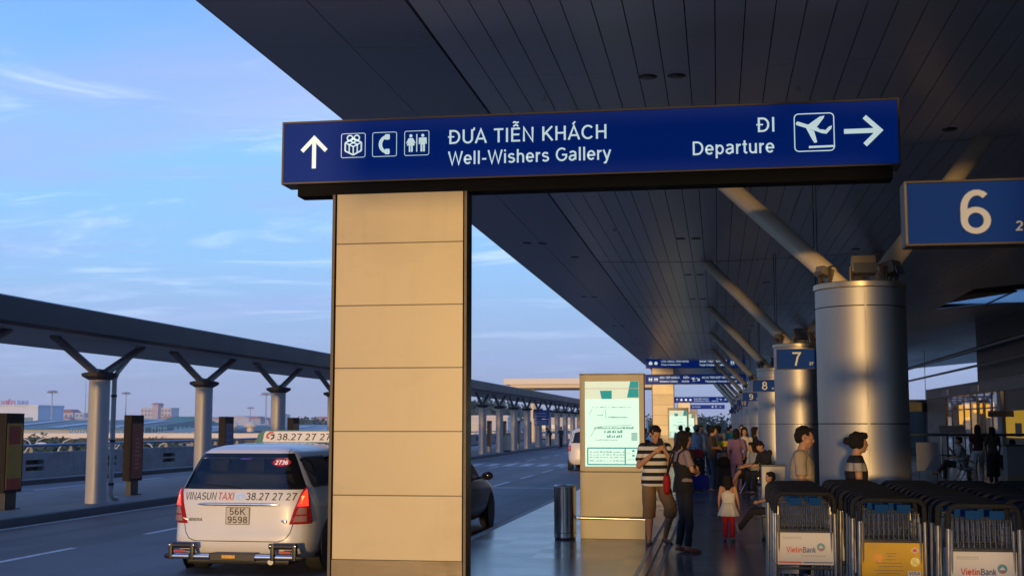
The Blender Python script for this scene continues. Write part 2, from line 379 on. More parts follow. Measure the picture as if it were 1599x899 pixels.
struct('ground', MB().grid([[(-4000, -600, -7), (4000, -600, -7)], [(-4000, 5000, -7), (4000, 5000, -7)]]), m_low)
struct('road', MB().box(-21.9, -3.75, YB, YE, -1.1, -.15), m_asph)
struct('walkway', MB().box(-3.62, 36, YB, YE, -1.1, 0), m_floor)
mb = MB()
y = YB
while y < YE: mb.box(-3.75, -3.62, y + .004, y + .996 if y > 120 or y < -5 else y + .996, -.9, .002, bev=.012 if -2 < y < 60 else 0); y += 1.0
struct('kerb', mb, m_kerbs)
struct('traffic_island', MB().box(-17.30, -12.82, YB, YE, -1.0, 0.0), m_concd)
mb = MB()
for x0, x1 in ((-12.82, -12.66), (-17.46, -17.30), (-20.95, -20.80)): mb.box(x0, x1, YB, YE, -.9, .003, bev=.02)
struct('island_kerb', mb, m_kerb)
struct('far_pavement', MB().box(-21.9, -20.95, YB, YE, -1.0, 0.0), m_concd)
mb = MB()
def mark(x0, x1, y0, y1): mb.grid([[(x0, y0, -.146), (x1, y0, -.146)], [(x0, y1, -.146), (x1, y1, -.146)]])
mark(-12.52, -12.42, YB, YE)
for k in range(-6, 40):
    y0 = 14.9 + 5.4 * k
    mark(-9.66, -9.54, y0, y0 + 3.0); 
    if k > 2: mark(-6.75, -6.64, y0 + 1, y0 + 4)
    mark(-19.15, -19.03, y0 + 7.5, y0 + 10.5)
for k in range(9): mark(-11.2 + .78 * k, -10.8 + .78 * k, 56.0, 58.6)
mark(-12.3, -4.2, 55.3, 55.6); mark(-12.3, -4.2, 59.0, 59.3); mark(-8.2, -4.1, 36.55, 36.8); mark(-12.3, -4.2, 84.2, 84.6)
struct('road_marking', mb, m_line)
# drain channel running along the walkway
t = thing('drain_channel', 'pair of steel edged drain slots running along the grey tiled walkway', 'drain', (-.83, 20, 0))
m_steel = mat('brushed_steel', (.55, .54, .52), .33, 1, var=.06)
for dx in (-.12, .12): MB().box(dx - .02, dx + .02, -24, 130, .0, .005).build('edge_strip', mat('worn_steel', (.30, .29, .28), .45, .6, var=.2, vscale=14), t)
MB().box(-.012, .012, -24, 130, 0, .004).build('grating', mat('drain_dark', (.05, .05, .05), .6), t)

# ------------------------------------------------------------------ main canopy
m_ceil = mat('ceiling_panel', (.70, .65, .62), .38, var=.12, vscale=.6, stretch=(1, .12, 1), rvar=.1)
m_soff = mat('ceiling_soffit', (.38, .37, .38), .40, var=.10, vscale=.5, rvar=.08)
m_black = mat('joint_black', (.008, .008, .008), .8, var=0, spec=.08)
m_cream = mat('cream_steel', (.62, .52, .36), .42, var=.08, vscale=3)
m_dark = mat('dark_steel', (.022, .022, .024), .45, var=.1)
m_bronze = mat('bronze_frame', (.085, .064, .042), .5, .15, var=.15, vscale=9)
CY0, CY1 = -5.0, 124.5
def cz(x):
    """height of the canopy's underside: lowest near the column row, rising to both sides"""
    pts = [(-4.92, 5.77), (-3.9, 5.70), (-2.82, 5.645), (-1.2, 5.60), (0, 5.59), (2.2, 5.66), (4.4, 5.78), (7.4, 5.97), (12, 6.4), (30, 8.0)]
    for (a, za), (b, zb) in zip(pts, pts[1:]):
        if x <= b: return za + (zb - za) * (x - a) / (b - a)
    return 8.0
canopy = thing('terminal_canopy', 'huge dark panelled canopy sweeping over the terminal walkway', 'canopy', (0, 0, 0))
mb = MB()
BAYS = [CY0, 7.9] + [18.4 + 12 * k for k in range(-1, 9)] 
BAYS = sorted(set([CY0] + [6.4 + 12 * k for k in range(0, 10)] + [CY1]))
XS = [-2.8 + .284 * k for k in range(0, 52)]
sk = (8.2, 13.4)
for a, b in zip(BAYS, BAYS[1:]):
    mid = a + (b - a) * .61
    for i in range(len(XS) - 1):
        x0, x1 = XS[i] + .006, XS[i+1] - .006
        for (p, q) in ((a + .06, mid - .004), (mid + .004, b - .06)):
            if x0 > 8.0 and p < 47 < q: p = 50.1
            z0, z1 = cz(x0), cz(x1)
            vs = [(x0, p, z0), (x1, p, z1), (x1, q, z1), (x0, q, z0)]
            v = [mb.bm.verts.new(c) for c in vs] + [mb.bm.verts.new((c[0], c[1], c[2] + .03)) for c in vs]
            for f in ((3, 2, 1, 0), (4, 5, 6, 7), (0, 1, 5, 4), (1, 2, 6, 5), (2, 3, 7, 6), (3, 0, 4, 7)): mb.bm.faces.new([v[k] for k in f])
mb.build('ceiling_panels', m_ceil, canopy)
# backing above the joints
mb = MB()
for (ya, yb, xm) in ((CY0, 45.0, 36), (45.0, 50.1, 7.9), (50.1, CY1, 36)):
    xs = [x for x in (-2.8, 0, 2.2, 4.4, 7.4, 12, 30, 36) if x < xm] + [xm]
    rows = [[(x, ya, cz(x) + .05) for x in xs], [(x, yb, cz(x) + .05) for x in xs]]
    mb.grid(rows)
mb.build('ceiling_backing', m_black, canopy)
rx = [x for x in (11.7, 18, 24, 30, 36)]
mb = MB()
mb.grid([[(x, CY0, cz(x)) for x in rx], [(x, 45.0, cz(x)) for x in rx]]); mb.grid([[(x, 50.1, cz(x)) for x in rx], [(x, CY1, cz(x)) for x in rx]])
mb.build('inner_ceiling', m_ceil, canopy)
# smooth outer soffit with a shallow crease, cut in long sheets
mb = MB()
ys = [CY0 + 5.87 * k for k in range(0, 23)]; ys[-1] = CY1
for a, b in zip(ys, ys[1:]):
    for (x0, x1) in ((-4.90, -3.79), (-3.78, -2.83)):
        vs = [(x0, a + .004, cz(x0)), (x1, a + .004, cz(x1)), (x1, b - .004, cz(x1)), (x0, b - .004, cz(x0))]
        v = [mb.bm.verts.new(c) for c in vs] + [mb.bm.verts.new((c[0], c[1], c[2] + .04)) for c in vs]
        for f in ((3, 2, 1, 0), (4, 5, 6, 7), (0, 1, 5, 4), (1, 2, 6, 5), (2, 3, 7, 6), (3, 0, 4, 7)): mb.bm.faces.new([v[k] for k in f])
mb.build('soffit', m_soff, canopy)
MB().prism([(-4.92, 5.775), (-4.90, 5.775), (-2.8, 5.70), (36, 9.0), (36, 9.8), (-2.0, 6.6), (-4.92, 5.95)], CY0, 45.0, 'XZ').build('roof', mat('roof_metal', (.22, .23, .25), .5, .4), canopy)
MB().prism([(-4.92, 5.775), (-4.90, 5.775), (-2.8, 5.70), (7.9, 6.2), (7.9, 7.4), (-2.0, 6.6), (-4.92, 5.95)], 45.0, 50.1, 'XZ').build('roof', MATS['roof_metal'], canopy)
MB().prism([(-4.92, 5.775), (-4.90, 5.775), (-2.8, 5.70), (36, 9.0), (36, 9.8), (-2.0, 6.6), (-4.92, 5.95)], 50.1, CY1, 'XZ').build('roof', MATS['roof_metal'], canopy)
# skylight: frosted panes in a steel grid
m_sky = mat('skylight_glass', (.75, .85, .84), .6, var=.05)
tl_ = m_sky.node_tree.nodes.new('ShaderNodeBsdfTranslucent'); tl_.inputs[0].default_value = (.80, .92, .90, 1)
ms_ = m_sky.node_tree.nodes.new('ShaderNodeMixShader'); ms_.inputs[0].default_value = .8
m_sky.node_tree.links.new(m_sky.node_tree.nodes['Principled BSDF'].outputs[0], ms_.inputs[1]); m_sky.node_tree.links.new(tl_.outputs[0], ms_.inputs[2])
m_sky.node_tree.links.new(ms_.outputs[0], m_sky.node_tree.nodes['Material Output'].inputs[0])
sk_ = MB()
for k in range(14):
    x0 = 8.3 + 1.9 * k; 
    if k == 0: sk_.prism([(x0 + .1, 50.0), (x0 + 1.85, 46.4), (x0 + 1.85, 50.0)], 6.28, 6.31, 'XY')
    else: sk_.box(x0, x0 + 1.85, 45.1, 50.0, 6.28, 6.31)
sk_.build('skylight', m_sky, canopy)
fr = MB().prism([(7.9, 50.1), (7.9, 45.0), (10.2, 45.0), (8.0, 50.1)], 6.2, 6.27, 'XY')
for k in range(14): fr.box(8.3 + 1.9 * k - .05, 8.3 + 1.9 * k, 45.0, 50.1, 6.22, 6.27)
fr.build('skylight_frame', m_dark, canopy)
# downlights in the soffit and ceiling
def downlight(x, y, w=.17):
    z = cz(x)
    d = MB().lathe([(w * .55, z - .012), (w * .62, z - .004), (w * .62, z + .02), (w * .3, z + .02)], x, y, 20).build('downlight', m_dark, canopy, True)
for y in (13.9, 20.2, 26.5, 33, 39.5): 
    for dx in (-.16, .16): downlight(-.55 + dx, y)
for y in (30.4, 42.4, 54.4, 66):
    for dx in (-.17, .17): downlight(-3.95 + dx, y - 3)
for y in (17.6, 29.6): downlight(-3.3, y); downlight(3.2, y)
# sprinklers and loudspeaker grilles between the panels
for k in range(12):
    for x in (-2.0, 1.0, 4.6):
        z = cz(x); y = 9.5 + 5.2 * k
        if (k + int(x)) % 3: MB().lathe([(.018, z - .05), (.03, z - .045), (.03, z - .04), (.012, z - .035), (.012, z + .01)], x, y, 10).build('sprinkler', m_steel, canopy, True)
        else: MB().lathe([(.10, z - .010), (.115, z - .004), (.115, z + .01)], x + .4, y, 22).build('speaker_grille', m_soff, canopy, True)
# longitudinal tubes under the inner ceiling
for x, z, r in ((12.0, 5.2, .10), (11.7, 4.35, .06)):
    MB().tube([(x, 2, z), (x, CY1, z)], r, 10).build('roof_tube', mat('grey_tube', (.16, .15, .15), .4, .3), canopy, True)
for k in range(10):
    MB().box(4.4, 30, 18.2 + 12 * k, 18.6 + 12 * k, 6.3, 6.34).build('beam', m_dark, canopy) if False else None

# ------------------------------------------------------------------ round steel clad columns with struts
m_clad = mat('column_cladding', (.33, .32, .31), .47, .78, var=.05, vscale=30, aniso=.3, stretch=(1, 1, .05), rvar=.05)
m_seam = mat('column_seam', (.30, .28, .26), .45, .8, var=.05)
def make_column():
    t = thing('steel_column', '', 'column', (0, 0, 0))
    r = .55
    mb = MB()
    for a, b in ((0, .30), (.306, 1.70), (1.712, 3.13), (3.142, 3.36)): mb.lathe([(r, a), (r, b)], n=72)
    mb.mi = 1; mb.lathe([(r - .010, 0.001), (r - .010, 3.36)], n=48)
    mb.build('cladding', [m_clad, m_black], t, True)
    mb = MB()
    for dx in (math.radians(-90), math.radians(30), math.radians(150)):
        x, y = (r + .002) * math.cos(dx), (r + .002) * math.sin(dx); mb.box(x - .009, x + .009, y - .009, y + .009, .01, 3.35, rot=Matrix.Rotation(dx, 3, 'Z'))
    mb.build('seam', m_seam, t)
    MB().lathe([(r + .012, 3.362), (r + .022, 3.37), (r + .022, 3.43), (r + .008, 3.44)], n=72).build('cap', mat('column_cap', (.42, .36, .27), .4, .7), t, True)
    for s in (-1, 1):
        a = Vector((s * .18, .16, 3.43)); b = Vector((s * 2.05, 2.2, cz(1.79 + s * 2.05) + .02)); d = (b - a).normalized()
        st = MB().tube([a + d * .30, b], .125, 20).build('strut', m_cream, t, True)
        MB().tube([a, a + d * .24, a + d * .30], [.10, .10, .125], 18).build('strut_foot', m_cream, st, True)
        MB().tube([a + d * .29, a + d * .315], .133, 20).build('strut_collar', m_bronze, st, True)
    # floodlights standing on the cap
    for (x, y, rz, w) in ((.02, -.30, 0, .30), (.36, -.22, .9, .22), (-.44, -.16, -.9, .15)):
        fl = thing('x', None, None); bpy.data.objects.remove(fl)
        rm = Matrix.Rotation(rz, 4, 'Z'); 
        m1 = MB().box(-w/2, w/2, -.09, .10, .10, .10 + w * .72, bev=.02, rot=Matrix.Rotation(R(-14), 3, 'X'))
        m1.mi = 0; m1.bm.transform(Matrix.Translation((x, y, 3.44)) @ rm)
        h = m1.build('floodlight', mat('flood_housing', (.20, .17, .14), .5, .3), t)
        m2 = MB().box(-w/2 - .02, -w/2 - .004, -.02, .03, 0, .2).box(w/2 + .004, w/2 + .02, -.02, .03, 0, .2).box(-w/2 - .02, w/2 + .02, -.02, .03, 0.002, .02)
        m2.bm.transform(Matrix.Translation((x, y, 3.44)) @ rm); m2.build('bracket', m_bronze, h)
        m3 = MB().box(-w/2 + .02, w/2 - .02, -.125, -.116, .10, .07 + w * .55, rot=Matrix.Rotation(R(-14), 3, 'X')); m3.bm.transform(Matrix.Translation((x, y, 3.44)) @ rm)
        m3.build('lens', mat('flood_lens', (.09, .09, .10), .12), h)
    return t
colm = make_column(); CX = 1.79
num = ['sixth', 'seventh', 'eighth', 'ninth', 'tenth', 'eleventh', 'twelfth', 'thirteenth', 'fourteenth', 'fifteenth']
lab = ['nearest big steel clad round column behind the trolleys', 'second steel clad round column, behind the sign with 7', 'third steel clad round column, behind the sign with 8',
       'fourth steel clad round column, by the sign with 9', 'fifth steel clad round column, by the sign with 10']
grp = 'steel clad columns along the walkway'
colm.location = (CX, 16.2, 0); tag(colm, lab[0], 'column', grp)
for k in range(1, 10):
    dup(colm, (CX, 16.2 + 12 * k, 0), 0, lab[k] if k < 5 else 'small far steel clad column near the end of the long column row', grp)
for k in (2, 3): dup(colm, (CX, 16.2 - 12 * k, 0), 0, 'steel clad column standing out of frame beside the camera', grp)
# ------------------------------------------------------------------ hanging signs on panelled pillars
m_blue = mat('sign_blue', (.003, .022, .16), .45, var=.06, vscale=2, emit=(.0, .022, .22), estr=.38, rvar=.03, spec=.08)
m_bluen = mat('sign_blue_plain', (.004, .04, .26), .6, var=.08, vscale=4, spec=.06, rvar=.03)
m_white = mat('sign_white', (.55, .60, .60), .6, var=0, emit=(.75, .95, .93), estr=.62, spec=.1)
m_whiten = mat('sign_white_plain', (.46, .50, .56), .5, var=.05)
m_panel = grid_mat('pillar_panel', (.51, .415, .25), (.60, .487, .295), (.10, .07, .04), 50, .63, rough=.36, jw=.012, axis='XZ', offs=(-20, .37), rvar=.05, spec=.4, bumpj=.25, nscale=1.4)
m_skirt = mat('pillar_skirting', (.15, .12, .085), .45, .4, var=.08, vscale=3, stretch=(1, 1, 12))
SY = 12.2
wear(m_panel, .52, .72, (2.2, 2.2, .35), .90); wear(m_skirt, .5, .7, (3, 3, 1.2), .75)
def rrect(x0, x1, z0, z1, r, n=5):
    P = []
    for cx, cz_, a0 in ((x1 - r, z1 - r, 0), (x0 + r, z1 - r, 90), (x0 + r, z0 + r, 180), (x1 - r, z0 + r, 270)):
        for i in range(n + 1): a = R(a0 + 90 * i / n); P.append((cx + r * math.cos(a), cz_ + r * math.sin(a)))
    return P
def ring(mb, outer, inner, y0, y1):
    k = len(outer)
    for i in range(k):
        j = (i + 1) % k; q = [outer[i], outer[j], inner[j], inner[i]]
        v = [mb.bm.verts.new((a, y0, b)) for a, b in q]; mb._tag([mb.bm.faces.new(v)])
def boxring(mb, x0, x1, z0, z1, r, w, y): ring(mb, rrect(x0, x1, z0, z1, r), rrect(x0 + w, x1 - w, z0 + w, z1 - w, max(.005, r - w)), y, y)
def flat(mb, poly, y, thick=.003): mb.prism(poly, y, y + thick, 'XZ')
def line(mb, a, b, w, y):
    dx, dz = b[0] - a[0], b[1] - a[1]; l = math.hypot(dx, dz) or 1; nx, nz = -dz / l * w / 2, dx / l * w / 2
    flat(mb, [(a[0] + nx, a[1] + nz), (b[0] + nx, b[1] + nz), (b[0] - nx, b[1] - nz), (a[0] - nx, a[1] - nz)], y)
def circ(cx, cz_, r, n=20, a0=0, a1=360): return [(cx + r * math.cos(R(a0 + (a1 - a0) * i / n)), cz_ + r * math.sin(R(a0 + (a1 - a0) * i / n))) for i in range(n if a1 - a0 == 360 else n + 1)]
def arrow(mb, cx, cz_, s, ang, y, w=.28):
    """arrow of size s pointing along ang (degrees, 90 is up): a shaft and an open mitred head"""
    c, q = math.cos(R(ang)), math.sin(R(ang))
    ribbon(mb, [(-.5, 0), (.40, 0)], .125, lambda u, v: (cx + (u * c - v * q) * s, y, cz_ + (u * q + v * c) * s))
    ribbon(mb, [(.02, .37), (.40, 0), (.02, -.37)], .125, lambda u, v: (cx + (u * c - v * q) * s, y - .001, cz_ + (u * q + v * c) * s))
def icon_gift(mb, x0, x1, z0, z1, y):
    boxring(mb, x0, x1, z0, z1, .022, .006, y); cx, cz_ = (x0 + x1) / 2, (z0 + z1) / 2 - .008; s = (x1 - x0) * .33; w = .016
    T = lambda u, v: (cx + u * s, cz_ + v * s)
    P = [(-1, .45), (0, .95), (1, .45), (1, -.55), (0, -1.05), (-1, -.55)]
    for a, b in zip(P, P[1:] + P[:1]): line(mb, T(*a), T(*b), w, y)
    for a, b in (((-1, .45), (0, -.05)), ((1, .45), (0, -.05)), ((0, -.05), (0, -1.05)), ((-.5, .7), (.5, .2)), ((.5, .7), (-.5, .2)), ((-.5, .2), (-.5, -.8)), ((.5, .2), (.5, -.8))): line(mb, T(*a), T(*b), w * .8, y - .001)
    for sg in (-1, 1): ring(mb, circ(*T(sg * .42, 1.0), s * .42), circ(*T(sg * .42, 1.0), s * .24), y, y)
def icon_phone(mb, x0, x1, z0, z1, y):
    boxring(mb, x0, x1, z0, z1, .022, .006, y); cx, cz_ = (x0 + x1) / 2 + .015, (z0 + z1) / 2; h = (z1 - z0) * .38
    A = circ(cx + .02, cz_, h, 14, 105, 255); B = circ(cx + .035, cz_, h * .78, 14, 105, 255)
    for i in range(14):
        flat(mb, [A[i], A[i+1], B[i+1], B[i]], y)
    for sg in (-1, 1): flat(mb, rrect(cx - .012, cx + .038, cz_ + sg * h * .78 - .028, cz_ + sg * h * .78 + .028, .008, 2), y - .001)
def person_icon(mb, cx, z0, z1, y, skirt):
    h = z1 - z0; flat(mb, circ(cx, z1 - h * .09, h * .09, 12), y); w = h * .13
    if skirt:
        flat(mb, [(cx - w * .8, z0 + h * .78), (cx + w * .8, z0 + h * .78), (cx + w * 1.7, z0 + h * .36), (cx - w * 1.7, z0 + h * .36)], y)
        for sg in (-1, 1): line(mb, (cx + sg * w * .8, z0 + h * .76), (cx + sg * w * 1.9, z0 + h * .48), w * .42, y - .001); line(mb, (cx + sg * w * .5, z0 + h * .4), (cx + sg * w * .5, z0), w * .7, y - .001)
    else:
        flat(mb, [(cx - w * 1.3, z0 + h * .79), (cx + w * 1.3, z0 + h * .79), (cx + w, z0 + h * .40), (cx - w, z0 + h * .40)], y)
        for sg in (-1, 1): line(mb, (cx + sg * w * 1.45, z0 + h * .78), (cx + sg * w * 1.5, z0 + h * .42), w * .5, y - .001); line(mb, (cx + sg * w * .55, z0 + h * .42), (cx + sg * w * .55, z0), w * .8, y - .001)
def icon_wc(mb, x0, x1, z0, z1, y):
    boxring(mb, x0, x1, z0, z1, .022, .006, y); c = (x0 + x1) / 2
    person_icon(mb, c - .062, z0 + .04, z1 - .035, y, True); person_icon(mb, c + .062, z0 + .04, z1 - .035, y, False); line(mb, (c, z0 + .04), (c, z1 - .035), .010, y)
def icon_plane(mb, x0, x1, z0, z1, y, frame=True):
    if frame: boxring(mb, x0, x1, z0, z1, .045, .010, y)
    w, h = x1 - x0, z1 - z0; T = lambda u, v: (x0 + u * w, z0 + v * h)
    fus = [(.05, .74), (.07, .79), (.12, .80), (.36, .70), (.62, .56), (.76, .54), (.80, .50), (.86, .62), (.95, .65), (.90, .50), (.80, .42), (.60, .47), (.48, .52), (.30, .62), (.08, .70)]
    line(mb, T(.08, .75), T(.60, .56), .036, y)
    flat(mb, [T(.06, .71), T(.05, .75), T(.08, .785), T(.12, .78), T(.12, .70)], y - .0008)
    flat(mb, [T(.52, .60), T(.54, .53), T(.68, .47), T(.80, .45), T(.92, .58), T(.94, .66), T(.86, .63), T(.78, .545)], y - .001)
    flat(mb, [T(.34, .69), T(.64, .90), T(.76, .92), T(.74, .86), T(.54, .60)], y - .0015)
    flat(mb, [T(.30, .62), T(.50, .53), T(.565, .24), T(.50, .22), T(.44, .32)], y - .002)
    flat(mb, [T(.36, .09), T(.985, .10), T(.985, .15), T(.36, .145)], y - .001)
def icon_dots(mb, x, z, s, y, kind=0):
    if kind == 0: flat(mb, circ(x, z, s * .5, 10), y)
    elif kind == 1: flat(mb, rrect(x - s * .5, x + s * .5, z - s * .45, z + s * .3, s * .1, 2), y); flat(mb, circ(x, z + s * .3, s * .28, 10), y - .001)
def pillar(name, label, y, x0, x1, ztop, group=None, thick=.26):
    t = thing(name, label, 'pillar', ((x0 + x1) / 2, y, 0), 0, group); w = (x1 - x0) / 2
    MB().box(-w + .045, w - .045, .012, thick - .01, .37, ztop).build('panel_face', m_panel, t)
    MB().box(-w + .04, w - .04, .006, thick - .006, .001, .368).build('skirting', m_skirt, t)
    for s in (-1, 1):
        a, b = sorted((s * w, s * (w - .030))); f = MB().box(a, b, -.006, .030, .001, ztop, bev=.004).build('edge_trim', m_bronze, t)
        a, b = sorted((s * (w - .032), s * (w - .044))); MB().box(a, b, .02, .05, .002, ztop).build('shadow_gap', m_black, f)
        a, b = sorted((s * (w - .002), s * (w - .03))); MB().box(a, b, .031, thick, .001, ztop - .001).build('side_panel', m_dark, t)
    return t
def signbox(name, label, y, x0, x1, z0, z1, group, th=.30, fr=.020, lit=True):
    cx = (x0 + x1) / 2; t = thing(name, label, 'sign', (cx, y, z0), 0, group); w = (x1 - x0) / 2; h = z1 - z0
    MB().box(-w + fr, w - fr, .006, th, fr, h - fr).build('sign_face', m_blue if lit else m_bluen, t)
    mb = MB()
    mb.box(-w, w, -.004, th + .004, 0, fr, bev=.004).box(-w, w, -.004, th + .004, h - fr, h, bev=.004).box(-w, -w + fr, -.003, th + .003, fr, h - fr).box(w - fr, w, -.003, th + .003, fr, h - fr)
    mb.build('frame', m_bronze, t); return t, cx
pg = 'cream panelled sign pillars along the kerb'
sgp = 'long blue direction signs over the walkway'
pillar('sign_pillar', 'cream panelled pillar in front carrying the big blue sign', SY, -3.845, -2.445, 4.03, pg)
t, cx = signbox('direction_sign', 'big blue sign lettered Well-Wishers Gallery and Departure on the near pillar', SY - .01, -4.395, 1.765, 4.15, 4.805, sgp)
MB().box(-4.23 - cx, 1.69 - cx, .03, .26, -.125, -.002, bev=.006).build('support_beam', m_black, t)
def T_(mb, name, dx, m=m_white, par=None):
    mb.bm.transform(Matrix.Translation((-dx, 0, -4.15))); return mb.build(name, m, par or t)
y_ = -.001
def fit(txt, x0, x1, z, size, bold=0, weight='M', slant=0):
    m = text_mb(txt, size, 0, z, y_, 0, weight, slant); a = min(v.co.x for v in m.bm.verts); b = max(v.co.x for v in m.bm.verts); k = (x1 - x0) / (b - a)
    for v in m.bm.verts: v.co.x = x0 + (v.co.x - a) * k
    return m
T_(fit('ĐƯA TIỄN KHÁCH', -2.643, -1.04, 4.51, .20, .0045, 'S'), 'lettering', cx)
T_(fit('Well-Wishers Gallery', -2.643, -.995, 4.297, .19, .0035, 'S'), 'lettering', cx)
T_(fit('ĐI', .42, .59, 4.517, .20, .0045, 'S'), 'lettering', cx)
T_(fit('Departure', -.196, .585, 4.31, .19, .0035, 'S'), 'lettering', cx)
mb = MB(); arrow(mb, -4.05, 4.483, .35, 90, y_, .34); T_(mb, 'up_arrow', cx)
mb = MB(); icon_gift(mb, -3.763, -3.505, 4.405, 4.66, y_); T_(mb, 'gift_symbol', cx)
mb = MB(); icon_phone(mb, -3.433, -3.175, 4.405, 4.66, y_); T_(mb, 'telephone_symbol', cx)
mb = MB(); icon_wc(mb, -3.097, -2.838, 4.405, 4.662, y_); T_(mb, 'toilet_symbol', cx)
mb = MB(); icon_plane(mb, .775, 1.157, 4.308, 4.685, y_); T_(mb, 'aeroplane_symbol', cx)
mb = MB(); arrow(mb, 1.43, 4.493, .37, 0, y_, .30); T_(mb, 'right_arrow', cx)
# far signs
def farsign(label, y, x0, x1, z0, z1, items, name='direction_sign'):
    t, cx = signbox(name, label, y, x0, x1, z0, z1, sgp, th=.25)
    h = z1 - z0; mb = MB()
    for it in items:
        if it[0] == 't':
            q = fit(it[1], it[2] , it[3], it[4] * h, it[5] * h, .004); merge(mb, q)
        elif it[0] == 'a': arrow(mb, it[1], it[3] * h, it[2] * h, it[4], y_, .34)
        elif it[0] == 'p': icon_plane(mb, it[1], it[1] + .5 * h, .25 * h, .75 * h, y_, False)
        elif it[0] == 'w': icon_wc(mb, it[1], it[1] + .42 * h, .28 * h, .72 * h, y_)
        elif it[0] == 'd': icon_dots(mb, it[1], .5 * h, .34 * h, y_, it[2])
    mb.bm.transform(Matrix.Translation((-cx, 0, 0))); mb.build('lettering', m_white, t); return t
farsign('blue sign topmost of the far pair, lettered CỬA HÀNG, NHÀ HÀNG', 78.2, -4.35, 1.72, 5.14, 5.76,
    [('d', -4.05, 1), ('d', -3.72, 0), ('t', 'CỬA HÀNG, NHÀ HÀNG', -3.4, -1.7, .58, .24), ('t', 'Shops & Restaurants', -3.4, -2.2, .28, .2), ('t', 'ĐƯA TIỄN KHÁCH', -1.05, .6, .55, .30), ('t', 'Well-Wishers Gallery', -1.05, .6, .2, .27), ('w', .82), ('a', 1.42, .45, .5, 45)])
farsign('blue sign lower of the far pair, lettered Passenger Services Counter', 78.2, -4.42, 1.75, 4.14, 4.76,
    [('w', -4.2), ('w', -3.86), ('t', 'ĐÓN TIẾP KHÁCH', -3.5, -2.3, .58, .27), ('t', 'Greeters Gallery', -3.5, -2.4, .22, .25), ('t', 'ĐẾN', -2.05, -1.7, .58, .27), ('t', 'Arrivals', -2.15, -1.7, .22, .25), ('p', -1.6), ('a', -1.15, .45, .5, -45), ('t', 'DV.VỤ TRỢ GIÚP HÀNH KHÁCH', -.9, 1.2, .57, .27), ('t', 'Passenger Services Counter', -.7, 1.2, .2, .25), ('a', 1.45, .45, .5, 0)])
farsign('small far blue sign just beyond the end of the canopy', 143, -4.9, 1.2, 4.1, 4.76,
    [('a', -4.5, .45, .5, 90), ('d', -4.0, 1), ('d', -3.5, 1), ('d', -3.0, 1), ('t', 'ĐƯA TIỄN KHÁCH', -2.6, -1.0, .55, .28), ('t', 'Well-Wishers Gallery', -2.6, -.9, .22, .25), ('t', 'ĐI', -.1, .1, .57, .27), ('t', 'Departure', -.6, .1, .22, .25), ('p', .2), ('a', .85, .45, .5, 0)])
farsign('smallest and farthest blue hanging sign', 198, -4.2, 1.1, 4.05, 4.7,
    [('t', 'ĐI TỪ ĐÂY', -3.9, -2.6, .4, .3), ('w', -.9), ('p', -.4), ('a', .4, .4, .5, 0)])
pillar('sign_pillar', 'cream panelled pillar under the far pair of blue signs', 78.25, -4.0 , -2.62, 5.14, pg)
pillar('sign_pillar', 'cream pillar far off between the second and third lit map boards', 143.05, -4.45, -3.0, 4.1, pg)
pillar('sign_pillar', 'farthest narrow looking cream pillar', 198.05, -4.1, -3.1, 4.05, pg)

# ------------------------------------------------------------------ gate number signs
ngp = 'blue gate number signs beside the columns'
def numsign(n, y, label):
    x0, x1, z0, z1 = .79, 1.40, 2.44, 2.715
    t, cx = signbox('number_sign', label, y, x0, x1, z0, z1, ngp, th=.12, fr=.009, lit=False)
    h = z1 - z0; s = str(n)
    q = fit(s, 0, 1, 0, .26, 0, 'S'); a = q; zs = [v.co.z for v in a.bm.verts]; z_0, z_1 = min(zs), max(zs); wd = .12 if len(s) == 1 else .19
    for v in a.bm.verts: v.co.x = -.022 + (v.co.x - .5) * wd; v.co.z = .045 + (v.co.z - z_0) / (z_1 - z_0) * .185
    a.build('numeral', m_whiten, t)
    q = fit('2F', .132, .196, .055, .055, .001); q.build('floor_mark', m_whiten, t)
    for xr in (.245, .285): MB().tube([(xr, .06, h - .01), (xr, .06, cz(1.1 + xr) - z0 + .01)], .008, 8).build('hanger_rod', m_dark, t)
    return t
for k in range(8):
    n = 6 + k; y = 5.4 + 12 * k
    numsign(n, y, 'blue gate sign with the numeral %d' % n + (' at the right edge of the photo' if n == 6 else ' beside a steel column' if n < 9 else ' in the far row'))

